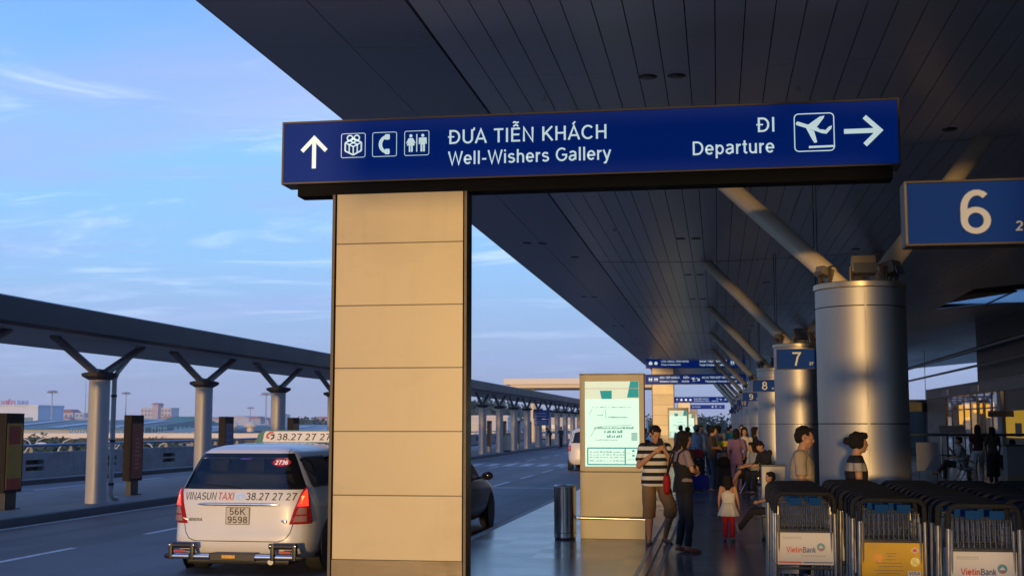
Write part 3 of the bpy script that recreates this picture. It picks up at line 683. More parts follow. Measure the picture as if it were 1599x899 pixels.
# ------------------------------------------------------------------ lit map kiosks
m_kiosk = mat('kiosk_metal', (.36, .32, .225), .5, 0, var=.07, vscale=2.5)
m_kline = mat('kiosk_gap', (.09, .07, .05), .6, var=0)
m_lit = mat('lightbox', (.07, .10, .085), .5, var=.05, vscale=2, emit=(.64, .96, .80), estr=.95)
m_litw = mat('lightbox_upper', (.10, .10, .07), .5, var=.05, emit=(.80, .86, .62), estr=.85, spec=.2)
m_teal = mat('lightbox_teal', (.005, .08, .08), .5, var=0, emit=(.02, .42, .40), estr=.6, spec=.1)
m_pale = mat('lightbox_line', (.05, .10, .09), .5, var=0, emit=(.20, .50, .46), estr=.62, spec=.1)
def kiosk():
    t = thing('map_kiosk', 'near lit terminal map board in a cream metal case beside the steel bin', 'kiosk', (-1.575, 19, 0), 0, 'lit map boards along the walkway')
    w = .485
    MB().box(-w, w, 0, .26, 0.001, .285, bev=.006).box(-w, w, 0, .26, .33, .985, bev=.006).build('base', m_kiosk, t)
    MB().box(-w + .02, w - .02, .02, .24, .28, .335).box(-w + .015, w - .015, .02, .24, .98, 1.0).build('shadow_gap', m_kline, t)
    c = MB(); c.box(-w, -w + .075, 0, .26, 1.0, 2.44, bev=.006).box(w - .075, w, 0, .26, 1.0, 2.44, bev=.006).box(-w + .075, w - .075, 0, .26, 1.0, 1.07).box(-w + .075, w - .075, 0, .26, 2.345, 2.44).box(-w + .07, w - .07, .06, .25, 1.06, 2.36)
    c.build('case', m_kiosk, t)
    MB().box(-w - .005, w + .005, -.005, .265, 2.441, 2.462).build('top_cap', m_dark, t)
    s = MB().box(-w + .076, w - .076, .022, .058, 1.071, 2.08).build('map_panel', m_lit, t)
    MB().box(-w + .076, w - .076, .022, .058, 2.081, 2.344).build('header_panel', m_litw, s)
    y = .020; m = MB()
    flat(m, [(.23, 2.10), (.405, 2.10), (.405, 2.342), (.28, 2.342)], y); flat(m, [(-.18, 2.205), (.0, 2.205), (.0, 2.08), (-.155, 2.08)], y)
    for a, b in (((-.37, 1.345), (.385, 1.345)), ((-.37, 1.10), (.385, 1.10)), ((-.37, 1.10), (-.37, 1.345)), ((.385, 1.10), (.385, 1.345)), ((.195, 1.10), (.195, 1.345))): line(m, a, b, .018, y)
    for z in (1.29, 1.22): flat(m, rrect(.30, .335, z, z + .026, .004, 2), y)
    m.build('teal_print', m_teal, s)
    m = MB(); rnd = random.Random(4)
    for z, x0, x1, st, hh in ((1.95, -.30, .30, .06, .012), (1.80, -.05, .20, .03, .02), (1.83, -.22, -.14, .03, .02), (1.63, -.27, .32, .018, .04), (1.57, -.12, .14, .04, .05), (1.50, -.08, .16, .035, .05), (1.46, -.25, .05, .03, .018), (1.28, -.34, .16, .05, .02), (1.24, -.34, .16, .05, .015), (1.2, -.34, .16, .05, .015), (1.15, -.34, .16, .05, .015), (1.26, .22, .28, .03, .012), (1.17, .22, .35, .03, .012)):
        x = x0
        while x < x1: 
            l = st * rnd.uniform(.5, .95); flat(m, [(x, z), (x + l, z), (x + l, z + hh * rnd.uniform(.3, 1)), (x, z + hh * rnd.uniform(.3, 1))], y); x += st
    for a, b in (((-.34, 1.85), (-.30, 1.93)), ((-.09, 1.78), (-.10, 1.92)), ((-.32, 1.52), (-.24, 1.66)), ((-.24, 1.66), (.3, 1.69)), ((-.05, 1.80), (.25, 1.80))): line(m, a, b, .006, y)
    for z in (1.46, 1.49, 1.52, 1.55): flat(m, [(.29, z), (.38, z), (.38, z + .02), (.29, z + .02)], y)
    m.build('map_print', m_pale, s)
    MB().box(-.405, .405, .018, .0225, 2.232, 2.24).build('header_line', m_whiten, s)
    MB().tube([(-w + .08, .1, .305), (-w - .035, .1, .305), (-w - .035, -.07, .305), (w + .035, -.07, .305), (w + .035, .1, .305), (w - .08, .1, .305)], .016, 10).build('bumper_rail', m_steel, t, True)
    return t
k1 = kiosk()
dup(k1, (-1.85, 60, 0), 0, 'second lit map board, right of the far cream pillar'); dup(k1, (-1.92, 82, 0), 0, 'third and smallest lit map board in the distance')
def bin_(name, label, loc, g='steel litter bins'):
    t = thing(name, label, 'bin', loc, 0, g)
    MB().lathe([(.165, .035), (.165, .765)], n=40).build('body', m_bin, t, True)
    MB().lathe([(.155, .001), (.155, .036)], n=32).build('base_ring', m_dark, t, True)
    MB().lathe([(.167, .766), (.172, .77), (.172, .788), (.15, .80), (.10, .80), (.095, .785)], n=40).build('lid', m_steel, t, True)
    MB().lathe([(.167, .10), (.168, .104), (.167, .108)], n=40).build('band', m_dark, t, True); return t
m_bin = mat('polished_steel', (.60, .58, .55), .16, 1, var=.04, vscale=8, rvar=.05)
bin_('litter_bin', 'round polished steel litter bin left of the near map board', (-2.27, 18.85, 0))
bin_('litter_bin', 'tall polished steel bin at the right before the seated man', (7.3, 39.6, 0))
# ------------------------------------------------------------------ island shelter on the left
m_icol = mat('island_column_paint', (.42, .40, .38), .45, .1, var=.08, vscale=2, rvar=.08)
m_fasc = mat('shelter_fascia', (.030, .034, .044), .5, .3, var=.08, vscale=1)
m_shsof = mat('shelter_soffit', (.45, .44, .43), .6, var=.12, vscale=1.2, stretch=(1, .2, 1))
m_strut = mat('shelter_strut', (.20, .19, .185), .5, .3, var=.08)
sh = thing('island_shelter', 'long low flat roofed shelter on the traffic island across the road', 'shelter', (-14.4, 8, 0))
SX = -14.4; 
MB().prism([(1.75, 3.50), (1.90, 3.55), (1.92, 3.98), (1.80, 4.02), (-2.2, 4.02), (-2.35, 3.9), (-2.30, 3.62), (-2.2, 3.60)], 0, 150, 'XZ').build('roof', m_fasc, sh)
mb = MB()
for k in range(51): mb.prism([(1.74, 3.485), (-2.18, 3.585), (-2.18, 3.60), (1.74, 3.50)], .02 + 2.94 * k, 2.92 + 2.94 * k, 'XZ')
mb.build('soffit', m_shsof, sh)
def make_icol():
    t = thing('shelter_column', '', 'column', (0, 0, 0)); r = .225
    MB().lathe([(r, .001), (r, 2.66)], n=40).build('shaft', m_icol, t, True)
    MB().lathe([(r + .02, 2.661), (r + .16, 2.74), (r + .17, 2.80), (r + .05, 2.83)], n=10).build('cap_plate', m_dark, t)
    for s in (-1, 1):
        a = Vector((0, s * .22, 2.82)); b = Vector((0, s * 2.03, 3.50)); st = MB().tube([a, b], .085, 14).build('strut', m_strut, t, True)
        MB().box(-.05, .05, s * .22 - .16, s * .22 + .16, 2.82, 2.90, bev=.01).build('strut_foot', m_dark, st)
    return t
icol = make_icol(); icol.location = (-13.35, 25.75, 0)
g = 'columns of the island shelter'; tag(icol, 'nearest shelter column at the far left, with a downpipe beside it', None, g)
IY = [25.75 + 5.7 * k for k in range(-2, 20)]
for i, y in enumerate(IY):
    if abs(y - 25.75) < .1: continue
    l = {3: 'second shelter column from the left, left of the dark blue board', 4: 'third shelter column, rising behind the roof of the taxi'}.get(i, 'shelter column in the far receding row' if i > 4 else 'shelter column outside the left edge of the photo')
    if i in (5, 6, 7): l = 'shelter column hidden behind the big cream pillar'
    dup(icol, (-13.35, y, 0), 0, l, g)
def make_dp():
    t = thing('downpipe', '', 'downpipe', (0, 0, 0))
    MB().tube([(0, .55, 3.52), (0, .5, 3.42), (0, .34, 3.34), (0, -.42, 2.86), (0, -.55, 2.7), (0, -.55, 2.5), (0, -.55, .16), (.02, -.50, .07), (.06, -.36, .06)], .055, 12).build('pipe', m_icol, t, True)
    for z in (.35, 1.3, 2.3): MB().lathe([(.062, z), (.065, z + .01), (.065, z + .05), (.062, z + .06)], 0, -.55, 14).build('pipe_clip', m_dark, t, True)
    return t
dp = make_dp(); dp.location = (-13.35, 26.98, 0); g = 'downpipes beside shelter columns'; tag(dp, 'pale downpipe bending down beside the nearest shelter column', None, g)
for i, y in enumerate(IY):
    if i in (8, 11, 14, 17): dup(dp, (-13.35, y + 1.23, 0), 0, 'pale downpipe beside a far shelter column, ' + {8: 'nearest of the four far ones', 11: 'second of the far ones', 14: 'third of the far ones', 17: 'farthest one'}[i], g)

# ------------------------------------------------------------------ advertising totems on the island
def totem(label, y, panel, accents, x=-14.05, w=.66, rz=0):
    """a slab standing along the road, its adverts on the faces towards the two roads"""
    t = thing('advertising_totem', label, 'light box', (x, y, 0), R(90), 'dark advertising totems on the island')
    MB().box(-w/2, w/2, -.10, .10, .34, 1.92, bev=.012).build('case', mat('totem_case', (.016, .013, .012), .6, var=.1, spec=.15), t)
    MB().box(-.20, .20, -.06, .06, .02, .345).build('post', m_dark, t)
    MB().box(-.27, .27, -.12, .12, .001, .018).build('foot_plate', m_dark, t)
    for sg in (-1, 1):
        p = MB().box(-w/2 + .05, w/2 - .05, *sorted((sg * .099, sg * .105)), .40, 1.72).build('advert_panel', mat(panel[0], panel[1], .35, var=.25, vscale=2.5), t)
        m = MB()
        for (z0, z1, x0, x1) in accents: m.box(x0 * w, x1 * w, *sorted((sg * .1045, sg * .108)), z0, z1)
        m.build('advert_print', mat(panel[0] + '_print', panel[2], .4, var=.2, vscale=6), p)
    return t
rb = random.Random(3)
lines = [(z, z + .05, -.22 + rb.uniform(0, .08), .1 + rb.uniform(0, .15)) for z in [.62 + .10 * k for k in range(8)]]
totem('dark totem cut by the left edge with a red and yellow advert', 23.55, ('advert_yellow', (.36, .20, .03), (.30, .03, .02)), [(.40, .62, -.40, .40), (1.30, 1.66, -.32, .30)], x=-14.1)
totem('dark totem with a maroon advert, right of the first shelter column', 28.9, ('advert_maroon', (.16, .02, .02), (.40, .10, .09)), lines)
totem('dark totem with a blue panel, right of the second shelter column', 34.75, ('advert_blue', (.01, .05, .14), (.03, .13, .30)), [(z, z + .08, -.3, .3) for z in (.6, .8, 1.0, 1.2, 1.4)])
totem('dark totem with a brown panel just above the taxi roof, right of the third column', 40.6, ('advert_brown', (.10, .03, .03), (.2, .08, .06)), [(1.0, 1.5, -.3, .3)])
for k, y in enumerate((57.2, 62.9, 68.7, 77.4, 83.0, 88.9, 94.5, 100.2, 111.5)):
    totem('thin dark totem among the far shelter columns', y, ('advert_far', (.05, .04, .05), (.1, .1, .12)), [(1.0, 1.5, -.3, .3)])
# small blue bus stop sign in the distance
t = thing('stop_sign', 'small blue and white sign on a post among the far shelter columns', 'sign', (-12.95, 93, 0))
MB().tube([(0, 0, .001), (0, 0, 2.3)], .04, 10).build('post', m_strut, t, True)
p = MB().box(-.62, .62, -.08, -.03, 2.1, 2.72, bev=.01).box(-.55, .55, -.08, -.03, 1.62, 2.06, bev=.01).build('sign_plate', mat('road_sign_blue', (.02, .08, .30), .4), t)
m = MB()
for z in (2.5, 2.3, 1.9, 1.75): line(m, (-.42, z), (.4, z), .06, -.085)
m.build('sign_print', m_whiten, p)
t = thing('ticket_box', 'small cream utility box beside the third far shelter column', 'box', (-12.95, 77.6, 0))
MB().box(-.25, .25, -.2, .2, .1, .95, bev=.02).build('body', m_cream, t); MB().box(-.2, .2, -.16, .16, .001, .1).build('plinth', m_dark, t)
# plants in a low planter at the far end
# ------------------------------------------------------------------ concrete parapet with blue rail
pp = thing('parapet_wall', 'grey concrete parapet with drain slots and a blue steel rail along the far side', 'wall', (-21.7, 0, 0))
m = MB()
for k in range(-8, 50):
    y0 = 5.0 * k
    a, b, c = y0 + .01, y0 + 4.99, y0 + 2.0
    m.box(-.12, .12, a, c, .001, .80, bev=.012); m.box(-.12, .12, c + 1.1, b, .001, .80, bev=.012)
    m.box(-.12, .12, c, c + 1.1, .001, .22); m.box(-.12, .12, c, c + 1.1, .57, .80); m.box(-.10, .10, c, c + 1.1, .36, .42)
m.build('concrete', m_conc, pp)
m = MB()
for k in range(-8, 50): m.box(-.119, -.112, 5.0 * k + 2.003, 5.0 * k + 3.097, .222, .568)
m.build('slot_back', m_dark, pp)
MB().tube([(.02, -40, 1.02), (.02, 245, 1.02)], .05, 10).build('rail', mat('rail_blue', (.16, .22, .32), .4, .5), pp, True)
mb = MB()
for k in range(0, 95):
    y = -5 + 2.5 * k; MB_ = mb.prism([(-.07, .80), (.09, .80), (.05, .99), (-.01, .99)], y - .05, y + .05, 'XZ')
mb.build('rail_post', m_strut, pp)

# ------------------------------------------------------------------ cream gantry roof crossing the road far ahead
t = thing('crossing_gantry', 'cream sunlit roof slab spanning the road in the distance', 'gantry', (-13, 127, 0))
mg = mat('gantry_cream', (.70, .62, .50), .55, var=.06)
MB().box(-8.6, 8.3, 0, 7, 5.72, 6.35, bev=.05).box(-8.0, 8.3, .4, 6.6, 5.42, 5.715).build('roof_slab', mg, t)
MB().box(-7.9, 8.2, .5, 6.5, 5.30, 5.415).build('underside', m_dark, t)
for x in (-6.0, 7.6): MB().tube([(x, 3, -.15), (x, 3, 5.3)], .25, 16).build('post', mg, t, True)

# ------------------------------------------------------------------ hazy town beyond the deck
def facade_building(name, label, x, y, w, d, h, colr, rows=0, cols=0, roof=None, win=(.10, .13, .16), z0=-7, cat='building', rz=0, parapet=.6):
    t = thing(name, label, cat, (x, y, z0), rz)
    m = MB().box(-w/2, w/2, 0, d, 0, h); m.box(-w/2 - .2, w/2 + .2, -.2, d + .2, h, h + parapet); m.build('wall', mat('wall_%s' % label[:18].replace(' ', '_'), colr, .8, var=.06, vscale=.15), t)
    if rows:
        n = 0; mw = mat('far_window_%.2f' % win[0], win, .3)
        ww, hh = w / cols, (h - 1) / rows
        many = rows * cols > 90
        m = MB()
        for r_ in range(rows):
            for c in range(cols):
                xx = -w/2 + (c + .5) * ww; zz = .8 + (r_ + .5) * hh; m2 = m if many else MB()
                m2.box(xx - ww * .28, xx + ww * .28, -.12, .05, zz - hh * .26, zz + hh * .24)
                if not many: m2.build('window', mw, t)
        if many: tag(m.build('window_row', mw, t), kind='stuff')
        else: m.bm.free()
    if roof: 
        MB().prism([(-w/2 - .8, h + parapet + .02), (w/2 + .8, h + parapet + .02), (w * .28, h + roof[1]), (-w * .28, h + roof[1])], -.5, d + .5, 'XZ').build('roof', mat('roof_%.2f_%.2f' % roof[0][:2], roof[0], .8), t)
    return t
def pos(px, d):            # a place seen along the given bearing at a given distance ahead
    a = math.atan2(px - 799.5, 1960) - R(9.26); return d * math.tan(a), d
def topz(py, d): return 1.7 + (662 - py) / 1960 * d
pale = (.52, .55, .60)
x, y = pos(15, 420); facade_building('company_building', 'pale flat roofed building at the far left with red and blue roof letters', x - 5, y, 34, 18, topz(634, 440) + 7, (.62, .66, .72), 1, 4, None, (.16, .26, .33))
xl, yl = pos(47, 419)
t = thing('roof_lettering', 'red and blue roof letters reading NG MIỀN NAM at the far left', 'sign', (xl - 17.4, yl, topz(634, 440) + .9))
for wd_, a_, b_, cn_, cc_ in (('ƯƠNG', 0, 6.2, 'red_letters', (.42, .05, .07)), ('MIỀN', 6.9, 12.4, 'red_letters', (.42, .05, .07)), ('NAM', 13.2, 17.4, 'blue_letters', (.10, .12, .45))):
    fit(wd_, a_, b_, .0, 1.9, 0, 'B').build(cn_, mat(cn_, cc_, .6), t)
m = MB()
for k in range(12): m.box(.2 + 1.5 * k, .26 + 1.5 * k, .1, .2, -.9, 1.3)
m.box(0, 17.6, .1, .2, -.05, .0).build('letter_frame', m_strut, t)
x, y = pos(107, 900); facade_building('apartment_tower', 'pale tower with a small red roof on the left skyline', x, y, 11, 12, topz(645, 930) + 7, (.55, .52, .54), 6, 3, ((.34, .14, .13), 3.2))
x, y = pos(119, 950); facade_building('office_tower', 'bluish tower just right of the small red roofed tower', x, y, 9, 12, topz(650, 980) + 7, (.40, .46, .54), 6, 3)
x, y = pos(127, 870); facade_building('office_tower', 'slim bluish slab at the left of the first shelter column', x, y, 7, 10, topz(645, 900) + 7, (.46, .52, .60), 6, 2)
x, y = pos(246, 1000); facade_building('apartment_block', 'wide pale block with rows of windows between the first two shelter columns', x, y, 27, 16, topz(637, 1035) + 7, (.62, .56, .52), 6, 9, None, (.22, .22, .26))
x, y = pos(245, 995); facade_building('stair_tower', 'small reddish roof house on top of the wide pale block', x, y, 5, 10, topz(632, 1030) + 7, (.55, .42, .38), 0, 0, ((.36, .16, .14), 2.0))
# hangars, depot roofs
m_rgrn = mat('depot_roof', (.20, .26, .24), .9, var=.12, vscale=.08, spec=.1); m_rlight = mat('depot_rooflight', (.45, .48, .50), .8, var=.1, vscale=.1)
def depot(name, label, px0, px1, d, ytop, ybot, colr, lights=0, depth=60):
    x0, _ = pos(px0, d); x1, _ = pos(px1, d); zt, zb = topz(ytop, d), topz(ybot, d)
    t = thing(name, label, 'building', ((x0 + x1) / 2, d, -7)); w = (x1 - x0) / 2
    MB().box(-w, w, 0, depth, 0, zb + 7).build('wall', mat('depot_wall', (.40, .45, .47), .8, var=.08, vscale=.2), t)
    rf = MB().prism([(-1, zb + 7.02), (depth * .5, zt + 7), (depth + 1, zb + 7.02)], -w - 1, w + 1, 'YZ').build('roof', colr, t)
    for k in range(lights):
        u = -w + (k + .35) / lights * 2 * w; uw = w / max(1, lights) * .55
        f = lambda v: zb + 7.05 + (zt - zb) * (v + 1) / (depth * .5 + 1)
        MB().grid([[(u, 4, f(4) + .1), (u + uw, 4, f(4) + .1)], [(u + uw * .3, depth * .42, f(depth * .42) + .1), (u + uw * 1.3, depth * .42, f(depth * .42) + .1)]]).build('roof_light', m_rlight, rf)
    return t
depot('depot_hall', 'wide pale green depot roof behind the first shelter column', -60, 205, 250, 654, 671, m_rgrn, 3, 70)
depot('depot_hall', 'pale grey green hall roof between the first and second shelter columns', 210, 330, 262, 664, 674, mat('depot_roof_pale', (.32, .36, .36), .9, var=.1, vscale=.1), 2, 60)
depot('green_hangar', 'dark green pitched hall right of the wide pale block', 249, 287, 420, 649, 661, mat('hangar_green', (.05, .20, .12), .7, var=.1, vscale=.1), 0, 30)
depot('depot_hall', 'low grey hall roofs right of the second shelter column', 335, 520, 300, 663, 676, mat('depot_roof_grey', (.30, .32, .34), .9, var=.15, vscale=.1), 3, 70)
depot('warehouse', 'pale low warehouse left of the green hangar', 180, 243, 520, 653, 660, mat('warehouse_roof', (.55, .50, .44), .6), 0, 30)
for (px, w_, yt, lb) in ((376, 1.4, 660, 'left'), (403, 1.6, 660, 'right')):
    x, y = pos(px, 280); t = thing('roof_vent', 'round cream roof ventilator, %s one of two beyond the taxi' % lb, 'ventilator', (x, y - 4, topz(674, 280)))
    MB().lathe([(w_ * .5, 0), (w_ * .5, 1.0), (w_ * .9, 1.1), (w_ * .95, 1.5), (w_ * .6, 2.1), (.1, 2.4)], n=16).build('cowl', m_cream, t, True)
# long blue shop letters on the depot edge
x0, _ = pos(113, 236); x1, _ = pos(226, 236)
t = thing('shop_lettering', 'row of blue letters along the depot edge by the first shelter column', 'sign', (x0, 236, topz(677, 236)))
fit('CARAVAN DEPARTURE', 0, x1 - x0, 0, 1.5, .02).build('blue_letters', mat('teal_letter', (.04, .22, .36), .6), t) if False else None
m = MB(); rnd = random.Random(9); u = 0
while u < x1 - x0:
    w_ = rnd.uniform(.5, .95)
    boxring(m, u, u + w_, 0, 1.15, .1, .22, -.01) if rnd.random() < .6 else m.box(u, u + w_, -.02, .02, 0, 1.1)
    u += w_ + .35 if rnd.random() < .8 else w_ + 1.2
m.build('blue_letters', mat('teal_letter', (.05, .20, .36), .6), t)
x0, _ = pos(240, 238); x1, _ = pos(306, 238)
t = thing('shop_lettering', 'row of blue letters right of the maroon advert totem', 'sign', (x0, 238, topz(677, 238))); m = MB(); u = 0
while u < x1 - x0:
    w_ = rnd.uniform(.5, .95); boxring(m, u, u + w_, 0, 1.3, .1, .24, -.01); u += w_ + .4 if rnd.random() < .75 else w_ + 1.6
m.build('blue_letters', MATS['teal_letter'], t)
# sunlit lower viaduct
t = thing('lower_viaduct', 'long cream sunlit parapet of a lower viaduct behind the blue rail', 'viaduct', (-75, 150, 0))
zv0, zv1 = topz(684.5, 150), topz(677, 150)
MB().box(-75, 62, 0, 8, zv0, zv1).build('deck_edge', mat('viaduct_cream', (.68, .60, .50), .6, var=.05, vscale=.2), t)
MB().box(-75, 62, .4, 8, zv0 - .7, zv0 - .01).build('underside', m_dark, t)
for k in range(9): MB().box(-66 + 15 * k, -64.6 + 15 * k, 3, 4.5, -7, zv0 - .7).build('pier', m_conc, t)
# high mast lights
mm = mat('mast_grey', (.34, .35, .38), .6)
def mast(label, px, d, ytop, n=8, hw=1.6, name='floodlight_mast'):
    x, y = pos(px, d); zt = topz(ytop, d); t = thing(name, label, 'light mast', (x, y, -7), 0, 'tall floodlight masts on the skyline'); h = zt + 7
    MB().tube([(0, 0, 0), (0, 0, h)], [.38, .16], 8).build('pole', mm, t, True)
    MB().lathe([(hw * .9, h - .2), (hw, h), (hw * .9, h + .2), (.3, h + .35)], n=16).build('head_ring', mm, t)
    for k in range(n): a = 2 * math.pi * k / n; MB().box(hw * math.cos(a) - .25, hw * math.cos(a) + .25, hw * math.sin(a) - .25, hw * math.sin(a) + .25, h - .65, h - .22).build('lamp', mm, t)
for px, d, yt, lb in ((84, 420, 607, 'tall light mast left of the first shelter column'), (199, 500, 610, 'tall light mast right of the first shelter column'), (393, 620, 635, 'shorter light mast left of the third shelter column'), (417, 400, 612, 'tallest looking light mast left of the third shelter column'), (752, 620, 632, 'light mast seen between far shelter columns beyond the big pillar'), (778, 560, 628, 'light mast farther right between far shelter columns')):
    mast(lb, px, d, yt)
x, y = pos(136, 380); t = thing('antenna_mast', 'thin antenna mast just left of the first shelter column', 'mast', (x, y, -7)); MB().tube([(0, 0, 0), (0, 0, topz(588, 380) + 7)], [.22, .06], 6).build('pole', mm, t)
for k in range(6): MB().tube([(-.5, 0, 12 + 3 * k), (.5, 0, 12 + 3 * k)], .05, 5).build('rung', mm, t)
# street lamps under the deck level
ml = mat('lamp_grey', (.45, .46, .47), .5)
def streetlamp(label, px, d, ytop, two=True):
    x, y = pos(px, d); h = topz(ytop, d) + 7; t = thing('street_lamp', label, 'street lamp', (x, y, -7), 0, 'street lamps below the parapet')
    MB().tube([(0, 0, 0), (0, 0, h - .8)], [.12, .07], 8).build('pole', ml, t, True)
    for s in ((-1, 1) if two else (1,)):
        MB().tube([(0, 0, h - .8), (s * .4, 0, h - .25), (s * 1.0, 0, h)], .05, 7).build('arm', ml, t, True)
        MB().ell((s * 1.25, 0, h), (.34, .12, .07), 10, 6).build('lamp_head', mat('lamp_head', (.75, .72, .68), .4), t, True)
for px, d, yt, two, lb in ((57, 92, 684, True, 'twin armed street lamp below the deck, left one'), (97, 84, 685, False, 'single armed street lamp below the deck, middle one'), (186, 96, 687, True, 'twin armed street lamp below the deck, near the maroon totem'), (40, 70, 694, False, 'close curved street lamp head showing over the blue rail'), (247, 90, 690, True, 'twin armed street lamp low behind the taxi')):
    streetlamp(lb, px, d, yt, two)
# aircraft tail fin beyond the roofs
x, y = pos(446, 330); t = thing('aircraft_tail', 'blue tail fin of a parked aircraft right of the third shelter column', 'tail fin', (x, y, topz(662, 330) - 4))
MB().prism([(-1.5, 0), (1.3, 0), (1.6, 6.6), (.2, 6.9), (-1.0, 4.2)], -.15, .15, 'XZ').build('fin', mat('tail_blue', (.02, .14, .32), .35, var=.2, vscale=.6), t)
MB().tube([(-16, 0, -1), (-6, 0, -.6), (2, 0, .3)], [1.7, 1.6, .7], 14).build('fuselage', mat('aircraft_white', (.6, .62, .65), .4), t, True)
x, y = pos(465, 520); facade_building('airport_hall', 'low white framed hall at the right of the third shelter column', x + 14, y, 62, 20, topz(664, 530) + 7, (.48, .50, .54), 1, 14, None, (.30, .32, .34))
# strip of small houses along the skyline
rnd = random.Random(21)
for k in range(46):
    px = rnd.choice([rnd.uniform(40, 520), rnd.uniform(280, 520), rnd.uniform(735, 1010)]); d = rnd.uniform(650, 1150)
    x, y = pos(px, d); ht = topz(rnd.uniform(650, 659), d) + 7; w_ = rnd.uniform(6, 20)
    c = rnd.choice([(.50, .50, .54), (.45, .44, .48), (.56, .50, .46), (.38, .40, .46), (.44, .30, .28)])
    t = thing('town_house', 'tiny hazy house in the far town skyline', 'house', (x, y, -7), 0, 'tiny houses of the far skyline')
    MB().box(-w_/2, w_/2, 0, 10, 0, ht - .8).build('wall', mat('house_%.2f_%.2f' % c[:2], c, .9, var=.05, vscale=.1), t)
    MB().prism([(-w_/2 - .4, ht - .79), (w_/2 + .4, ht - .79), (w_ * .2, ht + .6), (-w_ * .2, ht + .6)], -.3, 10.3, 'XZ').build('roof', mat('house_roof_%d' % (k % 3), [(.36, .18, .16), (.34, .35, .40), (.46, .44, .44)][k % 3], .9), t)
# trees
def crown(name_, m, n, cx, cy, cz_, rx, ry, rz_, s, parent, rnd, lumps=7):
    mb = MB(); L_ = []
    for k in range(lumps):
        a = rnd.uniform(0, 6.28); u = rnd.uniform(.15, .62); L_.append((cx + rx * u * math.cos(a), cy + ry * u * math.sin(a), cz_ + rz_ * rnd.uniform(-.4, .55), rnd.uniform(.38, .62)))
    for i in range(n):
        lx, ly, lz, lr = rnd.choice(L_); v = Vector((rnd.gauss(0, 1), rnd.gauss(0, 1), rnd.gauss(0, 1))).normalized() * (rnd.random() ** .4)
        p = Vector((lx + v.x * rx * lr, ly + v.y * ry * lr, lz + v.z * rz_ * lr)); a = Vector((rnd.gauss(0, 1), rnd.gauss(0, 1), rnd.gauss(0, 1))).normalized(); b = a.orthogonal().normalized()
        q = s * rnd.uniform(.6, 1.3); mb.bm.faces.new([mb.bm.verts.new(p + a * q), mb.bm.verts.new(p + b * q * .6), mb.bm.verts.new(p - a * q), mb.bm.verts.new(p - b * q * .6)])
    return mb.build(name_, m, parent, fix=False)
m_leaf = [mat('leaf_dark', (.035, .06, .03), .7, var=.5, vscale=.4), mat('leaf_mid', (.055, .085, .04), .7, var=.5, vscale=.4)]
m_bark = mat('bark', (.10, .08, .06), .9)
rnd = random.Random(5)
def tree(label, px, d, ytop, w_, name='leafy_tree', n=900, z0=-7):
    x, y = pos(px, d); h = topz(ytop, d) - z0; t = thing(name, label, 'tree', (x, y, z0), 0, None)
    MB().tube([(0, 0, 0), (.1, 0, h * .3), (-.1, .1, h * .55)], [.28, .2, .12], 8).build('trunk', m_bark, t, True)
    for k in range(3): a = k * 2.1; MB().tube([(0, 0, h * .4), (math.cos(a) * w_ * .25, math.sin(a) * w_ * .25, h * .7)], [.1, .04], 6).build('limb', m_bark, t)
    crown('crown', m_leaf[int(px) % 2], n, 0, 0, h * .68, w_ * .62, w_ * .62, h * .42, max(.28, w_ * .045), t, rnd, 9); return t
for i, px in enumerate((45, 75, 100, 118, 205, 232, 262, 300, 330, 360)):
    tree('dark tree below deck level behind the blue rail, %s' % ['far left', 'second from left', 'third from left', 'left of the first shelter column', 'right of the maroon totem', 'between totem and second column', 'left of the second column', 'just left of the second column', 'behind the blue panel totem', 'behind the taxi'][i], px, 122 + (i * 7) % 20, 692 + (i * 5) % 5, 7.0 + (i % 3), n=700)
for i, (px, d, yt, w_) in enumerate(((738, 330, 621, 22), (752, 330, 640, 16), (768, 350, 632, 20), (790, 380, 640, 22), (812, 400, 636, 20), (838, 420, 642, 24), (862, 420, 640, 20), (888, 430, 641, 24), (1098, 240, 649, 9), (1110, 240, 650, 9), (1124, 250, 655, 8), (1000, 420, 651, 12), (495, 500, 655, 24), (475, 480, 652, 20), (310, 560, 655, 16), (322, 560, 657, 14))):
    tree('hazy tree %s' % ['rising highest at the right edge of the big pillar', 'beside the tallest tree right of the big pillar', 'behind the second far shelter column', 'behind the fourth far shelter column', 'behind the fifth far shelter column', 'left of the small blue stop sign', 'behind the small blue stop sign', 'at the far end of the shelter row', 'at the end of the walkway, left one', 'at the end of the walkway, middle one', 'at the end of the walkway, right one', 'just right of the near map board', 'on the skyline right of the taxi sign', 'on the skyline above the taxi sign', 'right of the green hangar', 'left of the second shelter column on the skyline'][i], px, d, yt, w_, n=800)
# white low buildings beyond the road on the right of the big pillar
x, y = pos(742, 300); facade_building('white_hall', 'white low hall under the trees right of the big pillar', x - 12, y, 40, 12, topz(652, 300) + 7, (.60, .56, .52), 2, 12, None, (.25, .26, .28))
x, y = pos(835, 340); facade_building('white_hall', 'long pale wall seen between the far shelter columns', x, y, 60, 12, topz(655, 340) + 7, (.58, .54, .52), 2, 16, None, (.35, .34, .36))
